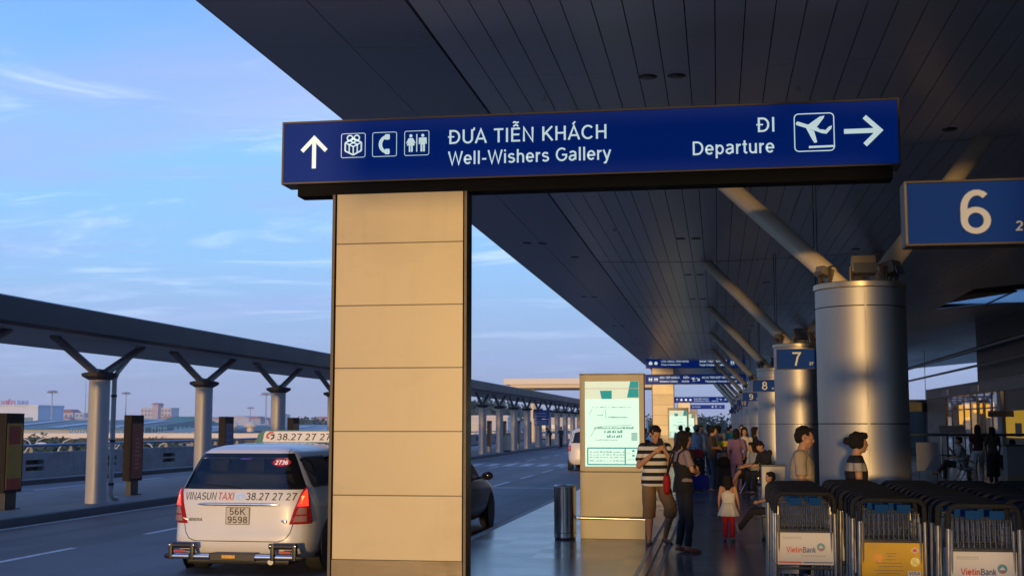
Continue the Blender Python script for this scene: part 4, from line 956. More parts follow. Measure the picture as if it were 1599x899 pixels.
# ------------------------------------------------------------------ cars
def interp(tab, z):
    if z <= tab[0][0]: return tab[0][1]
    for (a, va), (b, vb) in zip(tab, tab[1:]):
        if z <= b:
            t = (z - a) / (b - a); return va + (vb - va) * t
    return tab[-1][1]
class Car:
    """a body whose plan at every height is a rounded rectangle; windows, lamps and seams follow the same surface"""
    def __init__(s, W_, YR, YF, n=8, m=10): s.W_, s.YR, s.YF, s.n, s.m = W_, YR, YF, n, m
    def dims(s, z): a, b = interp(s.YR, z), interp(s.YF, z); return interp(s.W_, z), (a + b) / 2, (b - a) / 2
    def rear(s, x, z, off=0):
        w, c, l = s.dims(z); u = min(.9999, abs(x) / w); return c - l * (1 - u ** s.n) ** (1 / s.m) - off
    def front(s, x, z, off=0):
        w, c, l = s.dims(z); u = min(.9999, abs(x) / w); return c + l * (1 - u ** s.n) ** (1 / s.m) + off
    def side(s, y, z, off=0):
        w, c, l = s.dims(z); u = min(.9999, abs(y - c) / l); return w * (1 - u ** s.m) ** (1 / s.n) + off
    def body(s, name, m, par, zs, holes=None, N_=112):
        mb = MB(); rings = []
        for z in zs:
            w, c, l = s.dims(z); r = []
            for k in range(N_):
                t = 2 * math.pi * k / N_; cc, ss = math.cos(t), math.sin(t)
                r.append(mb.bm.verts.new((w * math.copysign(abs(cc) ** (2 / s.n), cc), c + l * math.copysign(abs(ss) ** (2 / s.m), ss), z)))
            rings.append(r)
        for i in range(len(zs) - 1):
            for k in range(N_):
                q = (rings[i][k], rings[i][(k+1) % N_], rings[i+1][(k+1) % N_], rings[i+1][k]); ct = sum((v.co for v in q), Vector()) / 4
                if holes and holes(ct): continue
                mb.bm.faces.new(q)
        mb.bm.faces.new(rings[0][::-1]); mb.bm.faces.new(rings[-1]); return mb.build(name, m, par, True)
    def rpatch(s, mb, xl, xr, z0, z1, off, nx=18, nz=8, cr=.0, fn=None):
        fn = fn or s.rear; rows = []
        for i in range(nz + 1):
            f = i / nz; z = z0 + (z1 - z0) * f; e = 0
            if cr:
                d = min(z - z0, z1 - z)
                if d < cr: e = cr - math.sqrt(max(0, cr * cr - (cr - d) ** 2))
            a, b = xl(z) + e, xr(z) - e
            rows.append([(a + (b - a) * j / nx, fn(a + (b - a) * j / nx, z, off), z) for j in range(nx + 1)])
        mb.grid(rows)
    def spatch(s, mb, sg, ya, yb, z0, z1, off, ny=14, nz=6, cr=.04):
        rows = []
        for i in range(nz + 1):
            f = i / nz; z = z0 + (z1 - z0) * f; e = 0; d = min(z - z0, z1 - z)
            if d < cr: e = cr - math.sqrt(max(0, cr * cr - (cr - d) ** 2))
            a, b = ya(z) + e, yb(z) - e
            rows.append([(sg * s.side(a + (b - a) * j / ny, z, off), a + (b - a) * j / ny, z) for j in range(ny + 1)])
        mb.grid(rows)
    def wrap(s, mb, sg, xin, z0, z1, off, ysd, nz=10, nt=12, edge=True):
        """lamp patch running from x=xin(z) round the rear corner to y=rear+ysd on the side"""
        rows = []
        for i in range(nz + 1):
            z = z0 + (z1 - z0) * i / nz; w, c, l = s.dims(z)
            t0 = math.asin(min(1, ((1 - (xin(z) / w) ** s.n) ** (1 / s.m)) ** (s.m / 2))); 
            yl = (c - (interp(s.YR, z) + ysd(z))) / l; t1 = math.asin(min(1, max(0, yl)) ** (s.m / 2))
            r = []
            for j in range(nt + 1):
                t = t0 + (t1 - t0) * j / nt; cc, ss = math.cos(t), math.sin(t); o = off
                if edge and (i in (0, nz) or j in (0, nt)): o = -.004
                x = (w + o) * cc ** (2 / s.n); y = c - (l + o) * ss ** (2 / s.m); r.append((sg * x, y, z))
            rows.append(r)
        mb.grid(rows)
m_paint = mat('white_car_paint', (.66, .65, .62), .34, var=.03, vscale=3, coat=.5, rvar=.04)
m_paintb = mat('black_car_paint', (.012, .010, .010), .12, var=.1, spec=.35, rvar=.03)
m_glass = mat('tinted_glass', (.10, .12, .13), .03, trans=1, var=0, rvar=0)
m_frit = mat('window_border', (.006, .006, .007), .10, var=0, rvar=.02)
m_tyre = mat('tyre', (.018, .018, .018), .8, var=.2, vscale=20)
m_rim = mat('rim', (.35, .35, .36), .35, .9)
m_chrome = mat('chrome', (.75, .74, .72), .25, 1, var=0, rvar=.03)
m_red = mat('lamp_red', (.35, .008, .006), .18, var=.1, rvar=.03, coat=.6)
m_brake = mat('brake_light_on', (.6, .02, .01), .25, var=.0, emit=(1.0, .05, .02), estr=1.5)
m_brake2 = mat('brake_light_core', (.8, .1, .03), .25, var=.0, emit=(1.0, .22, .06), estr=2.6)
m_clear = mat('lamp_clear', (.32, .17, .13), .2, var=.15, coat=.5)
m_rub = mat('black_rubber', (.014, .014, .014), .45, var=.1)
m_seat = mat('seat_fabric', (.42, .40, .38), .8, var=.1)
m_ink = mat('dark_lettering', (.02, .02, .025), .4, var=0)
m_inkr = mat('red_lettering', (.50, .03, .02), .4, var=0)
m_green = mat('sign_green', (.01, .14, .11), .35, var=.05)
def wheel(par, x, y, r=.31, w=.19):
    sg = 1 if x > 0 else -1
    prof = [(r * .60, -w/2), (r * .92, -w/2), (r, -w/2 + .035), (r, w/2 - .035), (r * .92, w/2), (r * .60, w/2)]
    rot = Matrix.Translation((x, y, r)) @ Matrix.Rotation(R(90), 4, 'Y')
    o = bpy.data.objects.new('wheel', None); C.objects.link(o); o.parent = par
    m1 = MB().lathe(prof, n=40); m1.bm.transform(rot); m1.build('tyre', m_tyre, o, True)
    m2 = MB().lathe([(r * .60, -w * .42), (r * .58, w * .38)], n=32); 
    for k in range(5):
        a = k * 2 * math.pi / 5; m2.box(.03, r * .58, -.03, .03, w * .25 if sg > 0 else -w * .40, w * .40 if sg > 0 else -w * .25, rot=Matrix.Rotation(a, 3, 'Z'), piv=(0, 0, 0))
    m2.bm.transform(rot); m2.build('rim', m_rim, o, True); return o
def rtube(car, mb, pts, r, off=.0):
    P = []
    for (x0, z0), (x1, z1) in zip(pts, pts[1:]):
        for k in range(8): t = k / 8; x, z = x0 + (x1 - x0) * t, z0 + (z1 - z0) * t; P.append((x, car.rear(x, z, off), z))
    x, z = pts[-1]; P.append((x, car.rear(x, z, off), z)); mb.tube(P, r, 6)
def ontext(car, txt, x0, x1, z, size, off, weight='B', slant=0):
    q = fit(txt, x0, x1, z, size, 0, weight, slant)
    for v in q.bm.verts: d = v.co.y - y_; v.co.y = car.rear(v.co.x, v.co.z, off) + d
    return q
def smooth_tab(tab, n=40):
    return tab
# --- the taxi
taxi = thing('taxi', 'white taxi van with lit brake lights left of the big cream pillar', 'taxi', (-5.90, 15.0, -.15)); taxi.scale = (1.075, 1, 1)
TW = [(.20, .78), (.30, .835), (.42, .86), (.60, .868), (.86, .850), (1.0, .815), (1.11, .768), (1.27, .695), (1.43, .62), (1.50, .575), (1.54, .52), (1.575, .43), (1.60, .28)]
TR = [(.20, .10), (.30, .02), (.42, 0), (.60, .035), (.86, .05), (1.03, .085), (1.27, .17), (1.43, .24), (1.50, .285), (1.54, .36), (1.575, .55), (1.60, .95)]
TF = [(.20, 4.35), (.5, 4.5), (.75, 4.44), (.88, 4.25), (.96, 3.8), (1.03, 3.30), (1.43, 2.55), (1.50, 2.42), (1.575, 2.2), (1.60, 1.9)]
tc_ = Car(TW, TR, TF)
zs = [.20, .25, .30, .36, .42, .5, .6, .7, .8, .86, .93, 1.0, 1.045, 1.085, 1.14, 1.2, 1.27, 1.33, 1.38, 1.42, 1.46, 1.50, 1.52, 1.54, 1.555, 1.575, 1.59, 1.60]
def th(c):
    if not (1.085 < c.z < 1.42): return False
    w = interp(TW, c.z)
    if c.y < .6 and abs(c.x) < w * .90: return True
    if c.y > 2.4 and abs(c.x) < w * .85: return True
    if abs(c.x) > w * .9 and (.42 < c.y < 1.35 or 1.48 < c.y < 2.25 or 2.35 < c.y < 2.62): return True
    return False
body = tc_.body('body', m_paint, taxi, zs, th)
mb = MB(); fx = lambda k: (lambda z: k * interp(TW, z))
def band(xo, xi, z0, z1, zi0, zi1, off):
    """black border round the rear glass"""
    tc_.rpatch(mb, lambda z: -xo(z), lambda z: -xi(z), z0, z1, off, 6, 12); tc_.rpatch(mb, xi, xo, z0, z1, off, 6, 12)
    tc_.rpatch(mb, lambda z: -xi(z), xi, z0, zi0, off, 16, 3); tc_.rpatch(mb, lambda z: -xi(z), xi, zi1, z1, off, 16, 3)
band(fx(.955), fx(.84), 1.045, 1.485, 1.105, 1.435, .006)
gl = mb.build('rear_window', m_frit, taxi, True)
mb = MB(); tc_.rpatch(mb, lambda z: -.85 * interp(TW, z), fx(.85), 1.10, 1.44, .003, 18, 8); mb.build('glass', m_glass, gl, True)
for sg in (-1, 1):
    for (a, b) in ((.38, 1.38), (1.46, 2.30), (2.34, 3.15)):
        mb = MB(); tc_.spatch(mb, sg, lambda z, a=a: a + (z - 1.06) * .15, lambda z, b=b: b - (0 if b < 3 else (z - 1.06) * 1.55), 1.06, 1.44, .005); mb.build('side_window', m_frit if b > 3 else m_glass, taxi, True)
mb = MB(); tc_.rpatch(mb, lambda z: -.86 * interp(TW, z), fx(.86), 1.06, 1.44, .004, 16, 8, fn=tc_.front); mb.build('windscreen', m_glass, taxi, True)
# cabin
MB().box(-.70, .70, .25, 3.4, .50, .56).build('cabin_floor', m_rub, taxi)
for y, n_ in ((.78, 3), (1.75, 3)):
    s_ = MB().box(-.66, .66, y, y + .14, .56, 1.13, bev=.04).build('seat_back', m_seat, taxi)
    for x in (-.44, 0, .44): MB().box(x - .12, x + .12, y + .02, y + .12, 1.15, 1.31, bev=.035).build('headrest', m_seat, s_)
for x in (-.36, .36):
    s_ = MB().box(x - .24, x + .24, 2.45, 2.6, .56, 1.16, bev=.04).build('seat_back', m_seat, taxi); MB().box(x - .12, x + .12, 2.47, 2.58, 1.18, 1.36, bev=.03).build('headrest', m_seat, s_)
MB().box(-.7, .7, 3.15, 3.4, .7, 1.06, bev=.05).build('dashboard', m_rub, taxi)
MB().box(-.09, .09, 2.62, 2.65, 1.34, 1.40, bev=.01).build('inner_mirror', m_rub, taxi)
# lamps
for sg in (-1, 1):
    xin = lambda z: interp([(.60, .60), (1.03, .725), (1.10, .75)], z)
    mb = MB(); tc_.wrap(mb, sg, xin, .615, 1.10, .020, lambda z: interp([(.6, .26), (1.10, .16)], z)); lamp = mb.build('tail_lamp', m_red, taxi, True)
    mb = MB(); tc_.wrap(mb, sg, lambda z: xin(z) + .012, .845, 1.045, .026, lambda z: .15, edge=False); br = mb.build('brake_light', m_brake, lamp, True)
    mb = MB(); tc_.wrap(mb, sg, lambda z: xin(z) + .035, .875, .97, .029, lambda z: .07, edge=False); mb.build('bulb_glow', m_brake2, br, True)
    for z0, z1 in ((.745, .825), (.655, .725)):
        mb = MB(); tc_.wrap(mb, sg, lambda z: xin(z) + .03, z0, z1, .026, lambda z: .12, edge=False); mb.build('clear_lens', m_clear, lamp, True)
# tailgate seam, bumper step, chrome, plate
mb = MB(); rtube(tc_, mb, [(-.748, 1.04), (-.70, .80), (-.655, .62), (-.63, .52), (-.58, .445), (-.50, .415), (.50, .415), (.58, .445), (.63, .52), (.655, .62), (.70, .80), (.748, 1.04)], .0055, -.002)
for sg in (-1, 1): rtube(tc_, mb, [(sg * .51, 1.49), (sg * .50, 1.535)], .004, -.001)
mb.build('tailgate_seam', m_rub, taxi, True)
mb = MB(); tc_.rpatch(mb, lambda z: -.31 + (z-.62)*.1, lambda z: .31 - (z-.62)*.1, .60, .835, -.012, 10, 6); 
mb = MB(); P = [(x, tc_.rear(x, .862, .012), .862) for x in [-.50 + .05 * k for k in range(21)]]; mb.tube(P, [.004] + [.016] + [.021] * 17 + [.016] + [.004], 10); mb.build('chrome_strip', m_chrome, taxi, True)
pl = MB(); yy = tc_.rear(0, .72, .012); pl.box(-.145, .145, yy - .004, yy + .03, .615, .83, bev=.003); plate = pl.build('number_plate', mat('plate_white', (.52, .50, .44), .5, var=.06), taxi)
mb = MB(); boxring(mb, -.143, .143, .617, .828, .012, .006, yy - .0055); 
for txt, z, a, b in (('56K', .735, -.095, .095), ('9598', .635, -.12, .12)):
    q = fit(txt, a, b, z, .112, 0, 'M'); 
    for v in q.bm.verts: v.co.y += yy - .006 - y_
    merge(mb, q)
mb.build('plate_lettering', m_ink, plate)
for txt, x0, x1, m_, wt in (('VINASUN', -.665, -.275, m_ink, 'S'), ('TAXI', -.25, -.06, m_inkr, 'S'), ('38.27 27 27', .085, .69, m_ink, 'S')):
    ontext(tc_, txt, x0, x1, .915, .125, .003, wt, .12 if txt != '38.27 27 27' else .06).build('door_lettering', m_, taxi)
mb = MB(); 
for (rx_, rz_, cxx, czz) in ((.062, .042, .012, .955), (.028, .036, .012, .952), (.045, .014, .012, .966)):
    o_ = [(cxx + rx_ * math.cos(a * math.pi / 12), czz + rz_ * math.sin(a * math.pi / 12)) for a in range(24)]; i_ = [(cxx + (rx_ - .010) * math.cos(a * math.pi / 12), czz + (rz_ - .009) * math.sin(a * math.pi / 12)) for a in range(24)]
    ring(mb, o_, i_, 0, 0)
for v in mb.bm.verts: v.co.y = tc_.rear(v.co.x, v.co.z, .006) 
mb.build('oval_emblem', m_chrome, taxi)
ontext(tc_, 'INNOVA', -.60, -.44, .66, .04, .003, 'B', .2).build('model_badge', m_ink, taxi) if False else None
q = text_mb('INNOVA', .05, -.60, .655, y_, 0, 'B', .25)
for v in q.bm.verts: v.co.y = tc_.rear(v.co.x, v.co.z, .003)
q.build('model_badge', m_ink, taxi)
mb = MB(); mb.ell((.555, tc_.rear(.555, .66, .004), .665), (.038, .008, .014), 12, 8).ell((.565, tc_.rear(.555, .65, .005), .65), (.028, .007, .012), 12, 8); mb.build('grade_badge', m_chrome, taxi, True)
# red oval with the fleet number on the glass
ov = MB(); pts_ = [(.455 + .105 * math.cos(a * math.pi / 14), 1.375 + .050 * math.sin(a * math.pi / 14)) for a in range(28)]
ov.bm.faces.new([ov.bm.verts.new((x, tc_.rear(x, z, .009), z)) for x, z in pts_]); oval = ov.build('fleet_number_sticker', mat('sticker_red', (.48, .015, .02), .4, var=0), taxi)
ontext(tc_, '2736', .380, .530, 1.350, .070, .012, 'M', .1).build('fleet_number', m_white, oval)
mb = MB()
yb_ = tc_.rear(0, 1.41, -.05)
mb.box(-.06, .06, yb_, yb_ + .02, 1.40, 1.425)
mb.build('high_brake_light', mat('violet_lamp', (.1, .02, .3), .3, var=0, emit=(.25, .05, .9), estr=1.2), taxi)
# wiper
mb = MB(); mb.tube([(.02, tc_.rear(.02, 1.06, .02), 1.06), (-.10, tc_.rear(-.1, 1.09, .02), 1.085), (-.42, tc_.rear(-.42, 1.115, .015), 1.105)], .008, 6).build('wiper', m_rub, taxi)
# rear guard bar
mb = MB().box(-.27, .27, -.135, -.055, .185, .285, bev=.012)
gb = mb.build('guard_bar', m_rub, taxi)
MB().tube([(-.815, -.07, .235), (-.76, -.10, .235), (.76, -.10, .235), (.815, -.07, .235)], .033, 12).build('bar_end', m_rub, gb, True)
for x0, x1 in ((-.46, -.275), (.275, .46), (-.74, -.52), (.52, .74)): MB().tube([(x0, -.106, .237), (x1, -.106, .237)], .034, 12).build('chrome_sleeve', m_chrome, gb, True)
for sg in (-1, 1):
    m = MB().tube([(sg * .76, -.115, .37), (sg * .44, -.115, .37)], .036, 12)
    for x in (.74, .48): m.box(sg * x - .022, sg * x + .022, -.15, -.07, .20, .40, bev=.01)
    cg = m.build('bar_bracket', m_rub, gb, True)
    for x in (.75, .46): MB().ell((sg * x, -.152, .375), (.014, .008, .014), 8, 6).build('bolt', m_chrome, cg, True)
    MB().box(sg * .63 - .07, sg * .63 + .07, -.145, -.125, .285, .315, bev=.004).build('reflector', mat('reflector_red', (.40, .06, .04), .3), cg)
MB().box(-.12, .04, -.145, -.13, .22, .262, bev=.005).build('amber_sticker', mat('amber', (.70, .36, .04), .3, var=.3, vscale=40), gb)
MB().box(-.62, .62, .05, .5, .13, .21, bev=.03).build('underbody', m_rub, taxi)
MB().tube([(.42, -.01, .17), (.42, .4, .17)], .035, 10).build('exhaust', m_rim, taxi, True)
MB().prism([(-.80, 1.0), (.80, 1.0)] and [(-.62, 0), (.62, 0), (.62, .02), (-.62, .02)], 0, .01, 'XY').bm.free()
for x in (-.72, .72):
    for y in (.86, 3.62): wheel(taxi, x, y)
for sg in (-1, 1):
    for y in (.86, 3.62):
        m = MB().lathe([(.36, sg * .001), (.36, sg * .004)], n=32); m.bm.transform(Matrix.Translation((sg * .866, y, .31)) @ Matrix.Rotation(R(90), 4, 'Y')); m.build('wheel_arch', m_rub, taxi)
    m = MB().ell((sg * .96, 3.0, 1.06), (.09, .05, .07), 14, 8).tube([(sg * .80, 3.02, 1.0), (sg * .92, 3.0, 1.04)], .02, 6); m.build('wing_mirror', m_paint, taxi, True)
# roof sign
rs = MB(); fr_ = [(-.60, 1.585), (.60, 1.585), (.57, 1.70), (.50, 1.765), (-.50, 1.765), (-.57, 1.70)]
rs.prism(fr_, 2.30, 2.48, 'XZ'); sgn = rs.build('roof_sign', m_green, taxi)
MB().prism([(-.50, 1.60), (.50, 1.60), (.50, 1.70), (.455, 1.75), (-.455, 1.75), (-.48, 1.72)], 2.293, 2.299, 'XZ').build('sign_panel', mat('roof_sign_white', (.66, .66, .64), .4, var=.03), sgn)
q = fit('38.27 27 27', -.30, .45, 1.625, .13, 0, 'M', .1)
for v in q.bm.verts: v.co.y = 2.290
q.build('sign_lettering', m_ink, sgn)
m = MB(); 
ribbon(m, [(-.35, 1.735), (-.40, 1.73), (-.435, 1.70), (-.44, 1.665), (-.41, 1.65)], .026, lambda a, b: (a, 2.290, b)); m.build('red_swoosh', m_inkr, sgn)
m = MB(); ribbon(m, [(-.39, 1.70), (-.345, 1.70), (-.35, 1.66), (-.385, 1.635)], .022, lambda a, b: (a, 2.289, b)); m.build('dark_swoosh', m_ink, sgn)
MB().tube([(-.62, .5, 1.50), (-.62, .6, 1.535), (-.62, 2.2, 1.535), (-.62, 2.3, 1.50)], .014, 8).tube([(.62, .5, 1.50), (.62, .6, 1.535), (.62, 2.2, 1.535), (.62, 2.3, 1.50)], .014, 8).build('roof_rail', m_rub, taxi, True) if False else None

def simple_car(name, label, loc, paint, W_, YR, YF, zs, wb=(.62, 2.95), lit=False, cat='car', hw=.72, wr=.29):
    t = thing(name, label, cat, loc); c = Car(W_, YR, YF, 7, 9); zt = zs[-1]
    zb = W_[4][0]; c.body('body', paint, t, zs)
    mb = MB(); c.rpatch(mb, lambda z: -.86 * interp(W_, z), lambda z: .86 * interp(W_, z), zb + .05, zt - .16, .005, 14, 8, .04); mb.build('rear_window', m_frit, t, True)
    mb = MB(); c.rpatch(mb, lambda z: -.84 * interp(W_, z), lambda z: .84 * interp(W_, z), zb + .05, zt - .14, .005, 14, 8, .04, fn=c.front); mb.build('windscreen', m_frit, t, True)
    for sg in (-1, 1):
        L_ = interp(YF, zb) - interp(YR, zb); a0, b0 = interp(YR, zb) + .25, interp(YF, zb) - .30
        for a, b in ((a0, (a0 + b0) / 2 - .03), ((a0 + b0) / 2 + .03, b0)):
            mb = MB(); c.spatch(mb, sg, lambda z, a=a: a + ((z - zb) * .5 if a == a0 else 0), lambda z, b=b: b - ((z - zb) * 1.6 if b == b0 else 0), zb + .03, zt - .15, .004); mb.build('side_window', m_frit, t, True)
        mb = MB(); c.wrap(mb, sg, lambda z: W_[3][1] * .80, W_[4][0] - .28, W_[4][0] - .04, .012, lambda z: .2); l_ = mb.build('tail_lamp', m_red, t, True)
        if lit: mb = MB(); c.wrap(mb, sg, lambda z: W_[3][1] * .84, W_[4][0] - .24, W_[4][0] - .10, .02, lambda z: .1, edge=False); mb.build('brake_light', m_brake, l_, True)
        ym = interp(YF, zb) - .62
        m = MB().ell((sg * (W_[3][1] + .13), ym, zb + .04), (.10, .055, .075), 16, 10); m.build('wing_mirror', paint, t, True)
        m = MB().tube([(sg * (W_[3][1] - .06), ym + .04, zb - .01), (sg * (W_[3][1] + .06), ym + .01, zb + .02)], .022, 6); m.build('mirror_arm', m_rub, t, True)
        for y in wb:
            m = MB().lathe([(wr + .05, 0), (wr + .05, sg * .008)], n=32); m.bm.transform(Matrix.Translation((sg * (W_[2][1] - .003), y, wr)) @ Matrix.Rotation(R(90), 4, 'Y')); m.build('wheel_arch', m_rub, t)
            wheel(t, sg * (W_[2][1] - .09), y, wr, .18)
    mb = MB(); yy = c.rear(0, .62, .01); mb.box(-.16, .16, yy - .003, yy + .02, .58, .70).build('number_plate', MATS['plate_white'], t)
    mb = MB(); yy = c.front(0, .55, .0); mb.box(-.4, .4, yy - .02, yy + .006, .42, .55).build('grille', m_rub, t)
    return t
simple_car('parked_car', 'black small car parked at the kerb, its nose showing right of the big pillar', (-4.93, 19.95, -.15), m_paintb,
    [(.20, .70), (.28, .78), (.45, .815), (.70, .82), (.92, .78), (1.10, .72), (1.32, .60), (1.40, .50), (1.44, .34), (1.455, .15)],
    [(.20, .10), (.3, .03), (.5, 0), (.8, .03), (.92, .06), (1.32, .30), (1.40, .42), (1.44, .7), (1.455, .9)],
    [(.20, 3.42), (.45, 3.55), (.62, 3.50), (.76, 3.28), (.86, 2.85), (.93, 2.35), (1.32, 1.75), (1.40, 1.6), (1.44, 1.4), (1.455, 1.2)],
    [.20, .24, .28, .35, .45, .55, .62, .70, .76, .81, .86, .90, .93, 1.0, 1.1, 1.2, 1.32, 1.37, 1.40, 1.42, 1.44, 1.455], (.62, 2.92))
simple_car('parked_van', 'white van with a red tail lamp half hidden left of the near map board', (-5.15, 50.5, -.15), m_paint,
    [(.25, .75), (.35, .84), (.5, .87), (.90, .87), (1.05, .84), (1.3, .78), (1.55, .70), (1.66, .58), (1.70, .40), (1.72, .2)],
    [(.25, .08), (.4, 0), (.9, .03), (1.05, .06), (1.55, .22), (1.66, .32), (1.70, .5), (1.72, .8)],
    [(.25, 4.4), (.6, 4.5), (.8, 4.3), (1.0, 3.7), (1.55, 2.9), (1.66, 2.7), (1.72, 2.2)],
    [.25, .3, .35, .42, .5, .6, .7, .8, .9, 1.0, 1.05, 1.15, 1.3, 1.45, 1.55, 1.62, 1.66, 1.69, 1.70, 1.72], (.8, 3.5), True, 'van')
# ------------------------------------------------------------------ people
SKIN = mat('skin', (.36, .19, .115), .55, var=.06, vscale=9, spec=.3)
HAIR = mat('black_hair', (.010, .008, .008), .8, var=.3, vscale=40, spec=.2, bump=.6, bscale=90)
def cloth(name, c, var=.10): return mat('cloth_' + name, c, .85, var=var, vscale=7, bump=.25, bscale=14, spec=.2)
def stripes(name, a, b, step, z0, half=.5):
    if name in MATS: return MATS[name]
    m = mat(name, a, .85, var=0, spec=.2); t = m.node_tree; n = t.nodes; l = t.links; bs = n['Principled BSDF']
    tcn = n.new('ShaderNodeTexCoord'); sp = n.new('ShaderNodeSeparateXYZ'); l.new(tcn.outputs['Object'], sp.inputs[0])
    def M(op, x, y):
        q = n.new('ShaderNodeMath'); q.operation = op
        for i, v in enumerate((x, y)):
            if isinstance(v, (int, float)): q.inputs[i].default_value = v
            else: l.new(v, q.inputs[i])
        return q.outputs[0]
    k = M('LESS_THAN', M('FRACT', M('DIVIDE', M('SUBTRACT', sp.outputs[2], z0), step), 0), half)
    mx = n.new('ShaderNodeMix'); mx.data_type = 'RGBA'; l.new(k, mx.inputs[0]); mx.inputs[6].default_value = a + (1,); mx.inputs[7].default_value = b + (1,); l.new(mx.outputs[2], bs.inputs['Base Color'])
    return m
FOLDS = bpy.data.textures.new('folds', 'CLOUDS'); FOLDS.noise_scale = .13; FOLDS.noise_depth = 2
LOCKS = bpy.data.textures.new('locks', 'CLOUDS'); LOCKS.noise_scale = .035; LOCKS.noise_depth = 2
V3 = lambda *a: Vector(a)
def cone(mb, a, b, ra, rb, ball=True, n=14):
    a, b = Vector(a), Vector(b)
    if (b - a).length < 1e-4: return
    mb.tube([a, b], [ra, rb], n)
    if ball: mb.ell(a, (ra,) * 3, 12, 8); mb.ell(b, (rb,) * 3, 12, 8)
def loft(mb, secs, n=22):
    """secs: (centre, half width, half depth, side axis, up axis)"""
    rings = []
    for c, rx, ry, ax, up in secs:
        c = Vector(c); ax = Vector(ax).normalized(); up = Vector(up).normalized(); fy = up.cross(ax).normalized()
        rings.append([mb.bm.verts.new(c + ax * rx * math.copysign(abs(math.cos(t)) ** .85, math.cos(t)) + fy * ry * math.copysign(abs(math.sin(t)) ** .9, math.sin(t))) for t in [2 * math.pi * j / n for j in range(n)]])
    for a, b in zip(rings, rings[1:]):
        for j in range(n): mb.bm.faces.new((a[j], a[(j+1) % n], b[(j+1) % n], b[j]))
    mb.bm.faces.new(rings[0][::-1]); mb.bm.faces.new(rings[-1])
def fleshed(mb, name, m, par, vox, it=4):
    o = mb.build(name, m, par, True)
    r = o.modifiers.new('r', 'REMESH'); r.mode = 'VOXEL'; r.voxel_size = vox; r.use_smooth_shade = True
    s = o.modifiers.new('s', 'SMOOTH'); s.iterations = it; s.factor = .5
    if name != 'body':
        d = o.modifiers.new('d', 'DISPLACE'); d.texture = FOLDS if name != 'hair' else LOCKS; d.texture_coords = 'LOCAL'; d.strength = .030 if name != 'hair' else .022; d.mid_level = .5
    return o
BASE = dict(ankle=(.085, .0, .075), knee=(.09, -.015, .47), hip=(.09, 0, .90), pelvis=(0, 0, .94), waist=(0, -.005, 1.08), chest=(0, .005, 1.27), neck=(0, .01, 1.44), shoulder=(.175, .01, 1.385), elbow=(.215, .03, 1.11), wrist=(.215, -.03, .86), head=(0, -.01, 1.585))
